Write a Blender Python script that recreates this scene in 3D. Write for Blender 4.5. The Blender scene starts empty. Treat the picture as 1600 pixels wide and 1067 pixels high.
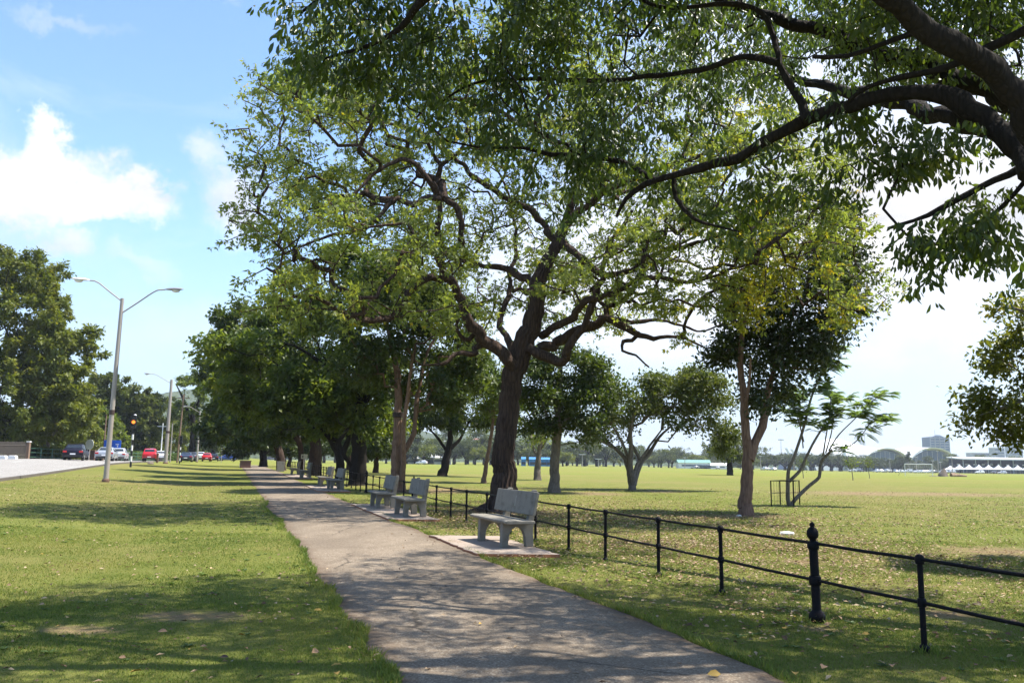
CLOUD_B, SKY_S, EXPO, HAZE = 4.7, .135, 1.15, .00018
import bpy, bmesh, math, random
import numpy as np
from mathutils import Vector, Matrix
random.seed(7)
C = bpy.context.scene.collection
R = np.random.default_rng(11)
rad = math.radians
# ------------------------------------------------------------------ camera
F_PX, EYE, PITCH, ROLL = 1290.0, 1.55, rad(8.07), rad(0.68)
assert True
fw = np.array([0, math.cos(PITCH), math.sin(PITCH)])
r0 = np.array([1.0, 0, 0]); u0 = np.array([0, -math.sin(PITCH), math.cos(PITCH)])
cr = r0*math.cos(ROLL) + u0*math.sin(ROLL); cu = u0*math.cos(ROLL) - r0*math.sin(ROLL)
cam_data = bpy.data.cameras.new('camera'); cam = bpy.data.objects.new('camera', cam_data); C.objects.link(cam)
cam_data.sensor_width = 36; cam_data.lens = 36*F_PX/1600; cam_data.clip_start = .05; cam_data.clip_end = 20000
cam.matrix_world = Matrix(((cr[0], cu[0], -fw[0], 0), (cr[1], cu[1], -fw[1], 0), (cr[2], cu[2], -fw[2], EYE), (0, 0, 0, 1)))
bpy.context.scene.camera = cam

def ray(u, v): return fw + cr*((u-800)/F_PX) + cu*((533.5-v)/F_PX)
def at(u, v, Y):
    d = ray(u, v); return np.array([0, 0, EYE]) + d*(Y/d[1])
def sm(t): t = np.clip(t, 0, 1); return t*t*(3-2*t)
SK = .335                                               # the path runs along x = l - SK*y
def hgt(x, y):
    x = np.asarray(x, float); y = np.asarray(y, float); l = x + SK*y
    wl = 1 - sm((l-6)/25)
    z = wl*.25*sm((y-25)/50) + .28*sm((-l-1)/9)*sm((y+30)/50)
    z = z + .42*np.exp(-((l+19)/8.5)**2 - ((y-78)/26)**2)
    a = x/np.maximum(y, 1)
    k = .0035 + .0050*sm((a+.1)/.6)
    return z - (1-wl)*k*np.clip(y-55, 0, 1200)
def gz(x, y): return float(hgt(x, y))
def foot(u, Y):                                         # ground point seen in column u at distance Y
    p = at(u, 715, Y); p[2] = gz(p[0], p[1]); return p
def lpt(l, y, dz=0): x = l-SK*y; return np.array([x, y, gz(x, y)+dz])

# ------------------------------------------------------------------ noise in numpy
_perm = np.random.default_rng(5).random((256, 256))
def vnoise(x, y):
    xi = np.floor(x).astype(int); yi = np.floor(y).astype(int); fx = x-xi; fy = y-yi
    fx = fx*fx*(3-2*fx); fy = fy*fy*(3-2*fy)
    g = lambda a, b: _perm[a & 255, b & 255]
    return (g(xi, yi)*(1-fx)+g(xi+1, yi)*fx)*(1-fy)+(g(xi, yi+1)*(1-fx)+g(xi+1, yi+1)*fx)*fy
def fbm(x, y, o=4):
    s = 0; a = .5
    for i in range(o): s = s+a*vnoise(x*2**i+17*i, y*2**i+31*i); a *= .5
    return s/(1-.5**o)

# ------------------------------------------------------------------ objects
def tag(o, label=None, cat=None, group=None, kind=None):
    if label: o['label'] = label
    if cat: o['category'] = cat
    if group: o['group'] = group
    if kind: o['kind'] = kind
    return o
def empty(name, loc=(0, 0, 0), rz=0):
    o = bpy.data.objects.new(name, None); C.objects.link(o); o.location = tuple(loc); o.rotation_euler = (0, 0, rz)
    o.empty_display_size = .2; return o
def link(name, me, parent=None):
    o = bpy.data.objects.new(name, me); C.objects.link(o)
    if parent is not None: o.parent = parent
    return o
def copy_tree(o, parent=None):
    c = o.copy(); C.objects.link(c)
    if parent is not None: c.parent = parent
    for ch in KIDS.get(o.name, ()): copy_tree_reg(ch, c)
    return c
KIDS = {}
def copy_tree_reg(o, parent):
    c = o.copy(); C.objects.link(c); c.parent = parent
    KIDS.setdefault(parent.name, []).append(c)
    for ch in KIDS.get(o.name, ()): copy_tree_reg(ch, c)
    return c
def part(name, mb, mats, parent, smooth=False, bevel=0, label=None):
    o = mb.obj(name, mats, parent, smooth, bevel); KIDS.setdefault(parent.name, []).append(o)
    if label: o['label'] = label
    return o

class MB:
    def __init__(s): s.v = []; s.f = []; s.m = []
    def add(s, vs, fs, m=0):
        n = len(s.v); s.v.extend([tuple(map(float, p)) for p in vs]); s.f.extend([tuple(i+n for i in f) for f in fs]); s.m.extend([m]*len(fs)); return s
    def box(s, c, d, rz=0, m=0, M=None):
        x, y, z = [k/2 for k in d]; vs = [Vector((a*x, b*y, e*z)) for e in (-1, 1) for a, b in ((-1, -1), (1, -1), (1, 1), (-1, 1))]
        rot = M if M is not None else Matrix.Rotation(rz, 3, 'Z')
        vs = [rot @ p + Vector(tuple(c)) for p in vs]
        return s.add(vs, [(3, 2, 1, 0), (4, 5, 6, 7), (0, 1, 5, 4), (1, 2, 6, 5), (2, 3, 7, 6), (3, 0, 4, 7)], m)
    def tube(s, pts, rs, n=8, m=0, cap=True, wob=0, flute=0):
        pts = [np.array(p, float) for p in pts]
        if not hasattr(rs, '__len__'): rs = [rs]*len(pts)
        vs = []; up = None
        for i, p in enumerate(pts):
            t = pts[min(i+1, len(pts)-1)]-pts[max(i-1, 0)]; t = t/(np.linalg.norm(t)+1e-9)
            if up is None:
                a = np.array([0, 0, 1.]) if abs(t[2]) < .9 else np.array([1., 0, 0]); up = np.cross(t, a)
            up = up-t*np.dot(up, t); up /= np.linalg.norm(up)+1e-9; b = np.cross(t, up)
            for k in range(n):
                an = 2*math.pi*k/n; w = 1+wob*math.sin(3*an+i*.25)+wob*.7*math.sin(5*an-i*.17)+flute*(abs(math.sin(7*an+.25*math.sin(i*.21)))+.6*math.sin(17*an+math.sin(i*.35))-.5)
                vs.append(p+rs[i]*w*(up*math.cos(an)+b*math.sin(an)))
        fs = [(i*n+k, i*n+(k+1) % n, (i+1)*n+(k+1) % n, (i+1)*n+k) for i in range(len(pts)-1) for k in range(n)]
        if cap: fs += [tuple(range(n))[::-1], tuple(range((len(pts)-1)*n, len(pts)*n))]
        return s.add(vs, fs, m)
    def lathe(s, prof, c=(0, 0, 0), n=14, m=0):           # prof [(r,z)]
        vs = [(c[0]+r*math.cos(2*math.pi*k/n), c[1]+r*math.sin(2*math.pi*k/n), c[2]+z) for r, z in prof for k in range(n)]
        fs = [(i*n+k, i*n+(k+1) % n, (i+1)*n+(k+1) % n, (i+1)*n+k) for i in range(len(prof)-1) for k in range(n)]
        return s.add(vs, fs+[tuple(range(n))[::-1], tuple(range((len(prof)-1)*n, len(prof)*n))], m)
    def prism(s, poly, a, b, axis='x', m=0):              # polygon in the other two axes, extruded a..b along axis
        put = {'x': lambda t, p: (t, p[0], p[1]), 'y': lambda t, p: (p[0], t, p[1]), 'z': lambda t, p: (p[0], p[1], t)}[axis]
        n = len(poly); vs = [put(a, p) for p in poly]+[put(b, p) for p in poly]
        return s.add(vs, [tuple(range(n))[::-1], tuple(range(n, 2*n))]+[(i, (i+1) % n, n+(i+1) % n, n+i) for i in range(n)], m)
    def mesh(s, name, mats, smooth=False):
        me = bpy.data.meshes.new(name); me.from_pydata(s.v, [], s.f)
        for m in (mats if isinstance(mats, (list, tuple)) else [mats]): me.materials.append(m)
        if any(s.m): me.polygons.foreach_set('material_index', s.m)
        bm = bmesh.new(); bm.from_mesh(me); bmesh.ops.recalc_face_normals(bm, faces=bm.faces); bm.to_mesh(me); bm.free()
        if smooth:
            me.polygons.foreach_set('use_smooth', [True]*len(me.polygons))
            me.set_sharp_from_angle(angle=rad(40))
        me.update(); return me
    def obj(s, name, mats, parent=None, smooth=False, bevel=0):
        o = link(name, s.mesh(name, mats, smooth), parent)
        if bevel:
            b = o.modifiers.new('bevel', 'BEVEL'); b.width = bevel; b.segments = 2; b.limit_method = 'ANGLE'
        return o

def npmesh(name, V, Fs, mats, attr=None, smooth=False, midx=None):
    """V (n,3), Fs = list of index arrays (k,3)/(k,4)"""
    me = bpy.data.meshes.new(name); V = np.asarray(V, np.float32)
    loops = np.concatenate([f.reshape(-1) for f in Fs]).astype(np.int32)
    cnt = np.concatenate([np.full(len(f), f.shape[1]) for f in Fs]); st = np.concatenate([[0], np.cumsum(cnt)[:-1]]).astype(np.int32)
    me.vertices.add(len(V)); me.vertices.foreach_set('co', V.reshape(-1))
    me.loops.add(len(loops)); me.loops.foreach_set('vertex_index', loops)
    me.polygons.add(len(st)); me.polygons.foreach_set('loop_start', st)
    for m in mats: me.materials.append(m)
    if midx is not None: me.polygons.foreach_set('material_index', np.asarray(midx, np.int32))
    if smooth: me.polygons.foreach_set('use_smooth', np.ones(len(st), bool))
    me.update(calc_edges=True)
    if attr is not None:
        a = me.attributes.new('rnd', 'FLOAT', 'FACE'); a.data.foreach_set('value', np.asarray(attr, np.float32))
    return me

# ------------------------------------------------------------------ materials
class NT:
    def __init__(s, m): s.t = m.node_tree; s.n = s.t.nodes; s.l = s.t.links
    def __call__(s, typ, ins=None, **kw):
        n = s.n.new('ShaderNode'+typ)
        for k, v in kw.items(): setattr(n, k, v)
        for k, v in (ins or {}).items():
            i = n.inputs[k]
            if isinstance(v, bpy.types.NodeSocket): s.l.new(v, i)
            else: i.default_value = v
        return n
    def noise(s, vec, sc, det=4, rough=.55, dist=0, out='Fac'):
        return s('TexNoise', {'Vector': vec, 'Scale': sc, 'Detail': det, 'Roughness': rough, 'Distortion': dist}).outputs[out]
    def ramp(s, fac, stops, interp='LINEAR'):
        n = s('ValToRGB', {'Fac': fac}); e = n.color_ramp.elements; n.color_ramp.interpolation = interp
        while len(e) < len(stops): e.new(.5)
        for x, (p, c) in zip(e, stops): x.position = p; x.color = (*c, 1) if hasattr(c, '__len__') else (c, c, c, 1)
        return n.outputs['Color']
    def mix(s, f, a, b, blend='MIX'):
        n = s('Mix', data_type='RGBA', blend_type=blend)
        for i, v in ((0, f), (6, a), (7, b)):
            if isinstance(v, bpy.types.NodeSocket): s.l.new(v, n.inputs[i])
            else: n.inputs[i].default_value = v if i == 0 else (*v, 1)
        return n.outputs[2]
    def math(s, op, a, b=0, clamp=False):
        return s('Math', {0: a, 1: b}, operation=op, use_clamp=clamp).outputs[0]
    def bump(s, h, st, d):
        return s('Bump', {'Height': h, 'Strength': st, 'Distance': d}).outputs['Normal']
def newmat(name):
    m = bpy.data.materials.new(name); m.use_nodes = True; m.node_tree.nodes.clear(); return m
def out(nt, sh): nt.l.new(sh, nt('OutputMaterial').inputs['Surface'])
def mat(name, col, rough=.6, metal=0, var=.15, sc=6, bump=0, bsc=None, bd=.01, spec=.5, dirt=None, coat=0):
    m = newmat(name); nt = NT(m); pos = nt('TexCoord').outputs['Object']
    n = nt.noise(pos, sc, 5, .6)
    c = nt.mix(n, tuple(k*(1-var) for k in col), tuple(min(1, k*(1+var)) for k in col))
    if dirt is not None:
        c = nt.mix(nt.ramp(nt.noise(pos, sc*.6, 6, .7), [(.5, 0), (.72, .75)]), c, dirt)
    ins = {'Base Color': c, 'Roughness': rough, 'Metallic': metal, 'Specular IOR Level': spec, 'Coat Weight': coat}
    if bump: ins['Normal'] = nt.bump(nt.noise(pos, bsc or sc*6, 6, .65), bump, bd)
    out(nt, nt('BsdfPrincipled', ins).outputs[0]); return m
def leafmat(name, stops, trans=.4, rough=.5, tcol=(1.25, 1.25, .55), spec=.35):
    m = newmat(name); nt = NT(m); a = nt('Attribute', attribute_name='rnd').outputs['Fac']
    c = nt.ramp(a, stops); ob = nt('ObjectInfo').outputs['Random']
    t = nt.mix(1.0, c, tcol, 'MULTIPLY')
    p = nt('BsdfPrincipled', {'Base Color': c, 'Roughness': rough, 'Specular IOR Level': spec}).outputs[0]
    tr = nt('BsdfTranslucent', {'Color': t}).outputs[0]
    out(nt, nt('MixShader', {0: trans, 1: p, 2: tr}).outputs[0]); return m
def barkmat(name, c1, c2, sc=1.0, bump=.9):
    m = newmat(name); nt = NT(m); pos = nt('TexCoord').outputs['Object']
    st = nt('Mapping', {'Vector': pos, 'Scale': (9*sc, 9*sc, 1.3*sc)}).outputs[0]
    a = nt.noise(st, 1.6, 8, .65, .4); b = nt.noise(pos, 1.1*sc, 4)
    vor = nt('TexVoronoi', {'Vector': st, 'Scale': 1.3}, feature='DISTANCE_TO_EDGE').outputs['Distance']
    h = nt.math('ADD', nt.math('MULTIPLY', nt.math('MINIMUM', vor, .3), 1.6), a)
    c = nt.mix(nt.ramp(h, [(.35, 0), (.85, 1)]), c1, c2)
    c = nt.mix(nt.math('MULTIPLY', b, .35), c, tuple(k*1.5+.02 for k in c2))
    out(nt, nt('BsdfPrincipled', {'Base Color': c, 'Roughness': .92, 'Specular IOR Level': .15, 'Normal': nt.bump(h, bump, .03)}).outputs[0]); return m
def plain(name, col, rough=.5, metal=0, emit=0, alpha=1, spec=.5, coat=0):
    m = newmat(name); nt = NT(m); p = nt('BsdfPrincipled', {'Base Color': (*col, 1), 'Roughness': rough, 'Metallic': metal, 'Specular IOR Level': spec, 'Coat Weight': coat})
    if emit: p.inputs['Emission Color'].default_value = (*col, 1); p.inputs['Emission Strength'].default_value = emit
    out(nt, p.outputs[0]); return m

M = {}
M['iron'] = mat('black_iron_paint', (.007, .007, .009), .55, 0, .35, 30, .25, 60, .003, spec=.10, dirt=(.028, .014, .009))
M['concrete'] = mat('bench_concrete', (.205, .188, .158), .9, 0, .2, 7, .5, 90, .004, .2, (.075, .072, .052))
M['pale'] = plain('pale_streak', (.62, .62, .6), .8)
M['faint'] = plain('faint_streak', (.25, .235, .205), .85)
M['slab'] = mat('concrete_slab', (.29, .235, .19), .92, 0, .18, 2.5, .5, 60, .006, .2, (.22, .15, .105))
M['slab_edge'] = mat('slab_red_edge', (.30, .13, .07), .95, 0, .3, 9, .8, 40, .012, .1)
M['galv'] = mat('galvanised_pole', (.33, .29, .25), .55, .1, .14, 3)
M['galv_d'] = mat('dark_band', (.05, .03, .025), .7)
M['rust'] = mat('rusty_pole_base', (.13, .075, .05), .9)
M['lamp_white'] = plain('lamp_housing_white', (.72, .72, .72), .4)
M['lamp_grey'] = plain('lamp_housing_grey', (.22, .22, .23), .45)
M['lens'] = plain('lamp_lens', (.7, .68, .6), .15)
M['wood_pole'] = mat('wooden_pole', (.20, .13, .085), .9, 0, .25, 8)
M['plank'] = mat('weathered_shaded_planks', (.055, .046, .038), .9, 0, .35, 5, .4)  # base colour darkened to carry the giant tree's shade
M['white'] = mat('white_paint', (.72, .71, .68), .7, 0, .06, 3)
M['green_rail'] = mat('green_rail', (.045, .12, .07), .5, 0, .2, 6)
M['rubber'] = plain('rubber', (.015, .015, .015), .8)
M['rim'] = plain('wheel_rim', (.45, .45, .46), .3, .8)
M['glass'] = plain('car_glass', (.02, .025, .03), .06, 0, spec=.8)
M['tail'] = plain('tail_lamp', (.45, .02, .02), .2)
M['head'] = plain('head_lamp', (.75, .75, .72), .15)
M['blue_sign'] = plain('blue_sign_face', (.02, .12, .62), .35)
M['sign_white'] = plain('sign_white', (.8, .8, .8), .5)
M['grey_disc'] = mat('grey_sign_back', (.42, .44, .40), .6, .2, .08)
M['black'] = plain('black_plastic', (.012, .012, .012), .45)
M['amber'] = plain('amber_lens_lit', (1.0, .22, .02), .3, emit=1.1)
M['dark_lens'] = plain('dark_lens', (.02, .015, .015), .2)
M['bldg_white'] = mat('shell_roof_white', (.74, .74, .73), .45, 0, .05, .05)
M['bldg_glass'] = mat('facade_glass', (.10, .13, .18), .45, 0, .3, .15, spec=.3)
M['bldg_grey'] = mat('facade_grey', (.32, .34, .36), .6, 0, .12, .2)
M['tower_glass'] = mat('tower_glass', (.10, .15, .24), .25, 0, .25, .08)
M['tent'] = plain('tent_fabric', (.8, .8, .8), .8)
M['dark_in'] = mat('dark_interior', (.05, .055, .07), .9, 0, .5, .5)
M['blue_tent'] = plain('blue_booth', (.03, .17, .40), .7)
M['teal_roof'] = plain('teal_roof', (.13, .25, .22), .8)
M['brick'] = mat('brick_red', (.13, .07, .05), .9, 0, .2, 12)
M['rock'] = mat('dark_rock', (.14, .11, .085), .95, 0, .35, 3, .8, 8, .05)
M['log'] = mat('cut_log', (.30, .20, .13), .95, 0, .3, 5, .6)
M['net'] = plain('goal_net', (.55, .56, .52), .9)
M['orange'] = plain('orange_panel', (.65, .2, .05), .6)
M['red_roof'] = mat('red_roof', (.35, .12, .08), .8)
M['stone'] = mat('white_stone', (.62, .6, .55), .85, 0, .12, 9, .3)

M['bark'] = barkmat('rough_brown_bark', (.013, .0085, .007), (.062, .040, .029))
M['bark_dark'] = barkmat('dark_bark', (.006, .005, .004), (.021, .016, .013), 1.6, .6)  # near-black bark mix, even over trunk and limbs
M['bark_red'] = barkmat('reddish_bark', (.075, .042, .03), (.185, .115, .082), 1.3, .5)
M['bark_grey'] = barkmat('grey_bark', (.06, .048, .038), (.165, .138, .112), 1.3, .5)
G3 = lambda a, b, c, d: [(0, a), (.4, b), (.75, c), (1, d)]
M['lf_near'] = leafmat('leaf_broad_dark', G3((.024, .040, .011), (.047, .074, .016), (.082, .112, .023), (.17, .175, .045)), .47, .36, (1.9, 1.95, .7), .5)
M['lf_main'] = leafmat('leaf_palmate_light', [(0, (.080, .115, .030)), (.45, (.145, .185, .048)), (.8, (.205, .235, .060)), (.93, (.25, .20, .05)), (1, (.28, .16, .03))], .55, .5, (1.7, 1.65, .7))
M['lf_yel'] = leafmat('leaf_palmate_yellowing', [(0, (.12, .155, .022)), (.5, (.23, .24, .034)), (.8, (.36, .27, .03)), (1, (.46, .26, .025))], .55, .45, (1.7, 1.6, .5))
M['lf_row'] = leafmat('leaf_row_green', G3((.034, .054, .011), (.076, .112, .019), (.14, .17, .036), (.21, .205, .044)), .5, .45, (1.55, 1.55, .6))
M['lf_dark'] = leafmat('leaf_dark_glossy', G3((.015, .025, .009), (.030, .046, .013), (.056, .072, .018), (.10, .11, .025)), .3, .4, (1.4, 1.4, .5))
M['lf_shade'] = leafmat('leaf_row_shaded', G3((.020, .034, .010), (.045, .070, .016), (.088, .116, .026), (.16, .165, .038)), .42, .42, (1.5, 1.5, .55))  # darkened copy of the row leaf, the row's shade put into its colour
M['lf_olive'] = leafmat('leaf_olive', G3((.054, .074, .013), (.115, .142, .022), (.18, .195, .03), (.26, .21, .036)), .45, .5)
M['lf_umb'] = leafmat('leaf_umbrella', G3((.038, .056, .013), (.080, .104, .022), (.12, .14, .028), (.16, .155, .034)), .4, .5)
M['lf_right'] = leafmat('leaf_bronze_green', G3((.055, .065, .014), (.10, .12, .022), (.155, .165, .03), (.22, .17, .035)), .46, .42, (1.5, 1.4, .5))
M['lf_feather'] = leafmat('leaf_feathery', G3((.08, .125, .04), (.13, .19, .06), (.18, .24, .075), (.22, .26, .085)), .5, .5, (1.6, 1.6, .8))
M['lf_hedge'] = leafmat('leaf_hedge', G3((.05, .085, .02), (.08, .13, .03), (.11, .17, .035), (.14, .18, .04)), .3, .5)
M['lf_far'] = leafmat('leaf_far_trees', G3((.04, .055, .024), (.06, .08, .03), (.085, .10, .035), (.13, .12, .045)), .3, .6)
M['litter'] = leafmat('dead_leaves', [(0, (.06, .033, .018)), (.35, (.18, .105, .055)), (.7, (.34, .24, .14)), (.92, (.38, .29, .18)), (1, (.38, .24, .045))], .15, .7, (1, 1, 1))
M['leaf_yellow'] = plain('fallen_leaf_yellow', (.36, .22, .035), .7)
M['leaf_tan'] = plain('fallen_leaf_tan', (.22, .135, .07), .8)
M['leaf_brown'] = plain('fallen_leaf_brown', (.075, .04, .024), .8)

# ------------------------------------------------------------------ ground
SOIL = [(300, 962, .75, .3), (120, 985, .4, .2), (690, 768, 1.6, 3.0), (1030, 768, 1.2, 2), (1575, 862, 1.6, 1.0), (1350, 771, 4, 3), (1480, 772, 5, 3), (1480, 960, .35, .3), (930, 772, 1.5, 2)]
SOILW = [(-.2, 24.6, 1.7, 1.5), (6.9, 24.2, 1.1, .9), (-5.1, 37, 1.6, 1.5), (4.6, 13.3, .35, .3), (2.9, 8.05, .22, .2)]
for u, v, a, b in SOIL:                                  # worn patches of bare soil
    d = ray(u, v); t = -EYE/d[2]; SOILW.append((d[0]*t, d[1]*t, a, b))
def soil_mask(x, y):
    m = np.zeros_like(x)
    w = fbm(x*2.2, y*2.2)-.5
    for cx, cy, a, b in SOILW: m = np.maximum(m, sm((1.25-np.hypot((x-cx)/a, (y-cy)/b)+w*1.6)/.7))
    return m
def ground_material():
    m = newmat('park_grass_ground'); nt = NT(m); pos = nt('NewGeometry').outputs['Position']
    big = nt.noise(pos, .09, 4, .55); mid = nt.noise(pos, .9, 5, .6); fine = nt.noise(pos, 14, 5, .7)
    c = nt.mix(nt.ramp(mid, [(.3, 0), (.7, 1)]), (.086, .114, .017), (.150, .176, .028))
    c = nt.mix(nt.ramp(fine, [(.3, .0), (.75, .55)]), c, (.205, .18, .062))
    dist = nt('VectorMath', {0: pos}, operation='LENGTH').outputs['Value']
    c = nt.mix(nt('MapRange', {'Value': dist, 'From Min': 60., 'From Max': 130., 'To Min': 0., 'To Max': .55}).outputs[0], c, (.150, .200, .014))
    dry = nt.ramp(nt.math('ADD', nt.math('MULTIPLY', big, .7), nt.math('MULTIPLY', mid, .4)), [(.50, 0), (.68, .7)])
    c = nt.mix(nt.math('MULTIPLY', dry, nt('MapRange', {'Value': dist, 'From Min': 90., 'From Max': 220., 'To Min': 1., 'To Max': .35}).outputs[0]), c, (.205, .165, .062))
    far_ = nt.noise(nt('Mapping', {'Vector': pos, 'Scale': (.35, 1, 1)}).outputs[0], .055, 6, .62); c = nt.mix(nt('MapRange', {'Value': dist, 'From Min': 40., 'From Max': 90., 'To Min': 0., 'To Max': 1.}).outputs[0], c, nt.mix(nt.ramp(far_, [(.42, 0), (.64, .75)]), c, (.19, .165, .05)))
    s = None; w = nt.math('MULTIPLY', nt.math('SUBTRACT', nt.noise(pos, 3.4, 10, .78), .5), 4.2)
    for cx, cy, a, b in SOILW:
        mp = nt('Mapping', {'Vector': pos, 'Location': (-cx/a, -cy/b, 0), 'Scale': (1/a, 1/b, 0)}).outputs[0]
        k = nt('MapRange', {'Value': nt.math('ADD', nt('VectorMath', {0: mp}, operation='LENGTH').outputs['Value'], w), 'From Min': .2, 'From Max': 1.3, 'To Min': .7, 'To Max': 0.}).outputs[0]
        s = k if s is None else nt.math('MAXIMUM', s, k)
    c = nt.mix(s, c, nt.mix(fine, (.19, .115, .072), (.29, .19, .125)))
    out(nt, nt('BsdfPrincipled', {'Base Color': c, 'Roughness': .95, 'Specular IOR Level': .1, 'Normal': nt.bump(nt.math('ADD', fine, nt.math('MULTIPLY', nt.noise(pos, 60, 3), .6)), .9, .05)}).outputs[0])
    return m
M['ground'] = ground_material()
def asphalt(name, c1, c2, spk, sc=1.0, crack=True):
    m = newmat(name); nt = NT(m); pos = nt('NewGeometry').outputs['Position']
    f = nt.noise(pos, 90*sc, 3, .8); g = nt.noise(pos, .8, 5, .6)
    v = nt('TexVoronoi', {'Vector': pos, 'Scale': 75*sc, 'Randomness': 1.}, feature='F1').outputs['Color']
    sp = nt('SeparateColor', {'Color': v}).outputs[0]
    c = nt.mix(nt.ramp(g, [(.3, 0), (.7, 1)]), c1, c2)
    c = nt.mix(nt.ramp(sp, [(.0, .75), (.35, .0)]), c, tuple(k*.42 for k in c1))
    c = nt.mix(nt.ramp(sp, [(.72, 0), (.95, .85)]), c, spk)
    if crack:
        dn = nt.mix(.22, pos, nt.noise(pos, 2.2, 4, .6, 0, 'Color'))
        e = nt('TexVoronoi', {'Vector': dn, 'Scale': .55}, feature='DISTANCE_TO_EDGE').outputs['Distance']
        k = nt.math('MULTIPLY', nt.ramp(e, [(.0, 1), (.009, 0)]), nt.ramp(nt.noise(pos, .45, 2), [(.46, 0), (.56, .85)]))
        c = nt.mix(k, c, (.03, .026, .022))
        st_ = nt.ramp(nt.noise(nt('Mapping', {'Vector': pos, 'Rotation': (0, 0, .32), 'Scale': (1, .35, 1)}).outputs[0], .9, 8, .68, .8), [(.44, 0), (.52, .28), (.62, .42)])
        c = nt.mix(st_, c, tuple(k*.55 for k in c1))
        xyz = nt('SeparateXYZ', {'Vector': pos}).outputs; l = nt.math('ADD', xyz[0], nt.math('MULTIPLY', xyz[1], SK)); mid = (PATH_L+PATH_R)/2
        ed = nt.math('ADD', nt.math('ABSOLUTE', nt.math('SUBTRACT', l, mid)), nt.math('MULTIPLY', nt.math('SUBTRACT', nt.noise(pos, 3.0, 8, .75), .5), .9))
        c = nt.mix(nt('MapRange', {'Value': ed, 'From Min': (PATH_R-PATH_L)/2-.32, 'From Max': (PATH_R-PATH_L)/2+.05, 'To Min': 0., 'To Max': .85}).outputs[0], c, (.105, .068, .042))
    out(nt, nt('BsdfPrincipled', {'Base Color': c, 'Roughness': .93, 'Specular IOR Level': .2, 'Normal': nt.bump(nt.math('ADD', f, sp), .5, .012)}).outputs[0]); return m
PATH_L, PATH_R, KERB = 1.2, 4.1, -9.9
M['path'] = asphalt('path_asphalt', (.172, .133, .095), (.242, .190, .136), (.33, .28, .215), 1.1)
M['road'] = asphalt('road_concrete', (.23, .215, .195), (.29, .275, .25), (.34, .32, .3), .3, False)
M['kerb'] = mat('kerb_concrete', (.10, .085, .07), .9, 0, .35, 1.2, .3)
M['paint'] = mat('road_paint', (.45, .45, .42), .8, 0, .15, 2)

ROAD_W = 13.5
ys = [-60, -45, -30, -20, -12, -8, -5]
y = -3.0
while y < 5500: ys.append(y); y += max(.5, abs(y)*.022)
ys = np.array(ys)
def spread(a, first, g, lim):
    o = []; s = first; x = a
    while abs(x) < lim: x += s; s *= g; o.append(x)
    return o
ls = sorted(spread(-24, -1, 1.18, 6000)+list(np.arange(-24, 14, .75))+[PATH_L, PATH_R, KERB, KERB-.18]+spread(14, .8, 1.16, 6000)); ls = np.array(ls)
LL, YY = np.meshgrid(ls, ys); XX = LL-SK*YY; ZZ = hgt(XX, YY)
nr, nc = LL.shape; idx = np.arange(nr*nc).reshape(nr, nc)
quads = np.stack([idx[:-1, :-1], idx[:-1, 1:], idx[1:, 1:], idx[1:, :-1]], -1).reshape(-1, 4)
tag(link('ground', npmesh('ground', np.stack([XX, YY, ZZ], -1).reshape(-1, 3), [quads], [M['ground']], smooth=True)), 'park grass, short and partly dry, rolling off to the far trees', kind='structure')
def strip(name, l0, l1, y0, y1, dz, m, n=5, rag=0):
    yy = np.unique(np.concatenate([ys[(ys >= y0) & (ys <= y1)], np.arange(y0, min(y1, 70), .18) if rag else np.array([y0, y1])]))
    cols = np.linspace(l0, l1, n) if not rag else np.concatenate([[l0, l0+.05, l0+.12], np.linspace(l0+.4, l1-.4, n), [l1-.12, l1-.05, l1]]); L, Y = np.meshgrid(cols, yy)
    if rag:
        L[:, :3] += ((fbm(yy*1.7, yy*0+3.3)-.5)*rag+(fbm(yy*.35, yy*0+9)-.5)*rag*1.2)[:, None]; L[:, -3:] += ((fbm(yy*1.7, yy*0+7.7)-.5)*rag+(fbm(yy*.35, yy*0+5)-.5)*rag*1.2)[:, None]
    X = L-SK*Y; Z = hgt(X, Y)+dz
    if rag: Z[:, 0] -= .02; Z[:, -1] -= .02
    a, b = L.shape; ix = np.arange(a*b).reshape(a, b)
    q = np.stack([ix[:-1, :-1], ix[:-1, 1:], ix[1:, 1:], ix[1:, :-1]], -1).reshape(-1, 4)
    return link(name, npmesh(name, np.stack([X, Y, Z], -1).reshape(-1, 3), [q], [m], smooth=True))
tag(strip('footpath', PATH_L, PATH_R, -20, 115, .016, M['path'], 7, .22), 'weathered grey asphalt footpath running beside the benches', kind='structure')
road = tag(strip('road', KERB-ROAD_W, KERB-.2, -30, 900, .05, M['road'], 18), 'pale concrete road beyond the grass verge', kind='structure')
kb = MB()
yk = [v for v in ys if -30 <= v <= 900]
vs, fs = [], []
for i, yv in enumerate(yk):
    for l, dz in ((KERB-.2, -.05), (KERB-.2, .13), (KERB, .12), (KERB+.01, -.05)): vs.append(lpt(l, yv, dz))
    if i: fs += [(4*i-4+k, 4*i-4+k+1, 4*i+k+1, 4*i+k) for k in range(3)]
kb.add(vs, fs); tag(kb.obj('kerb', M['kerb']), 'dark weathered kerb along the road', kind='structure')
strip('road_marking', KERB-.75, KERB-.6, -20, 400, .056, M['paint'], 2).__setitem__('kind', 'structure')
mk = []
for k in range(26):
    y0 = 10+k*9
    mk.append(strip('road_marking', KERB-6.9, KERB-6.75, y0, y0+3, .056, M['paint'], 2)); mk[-1]['kind'] = 'structure'
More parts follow.
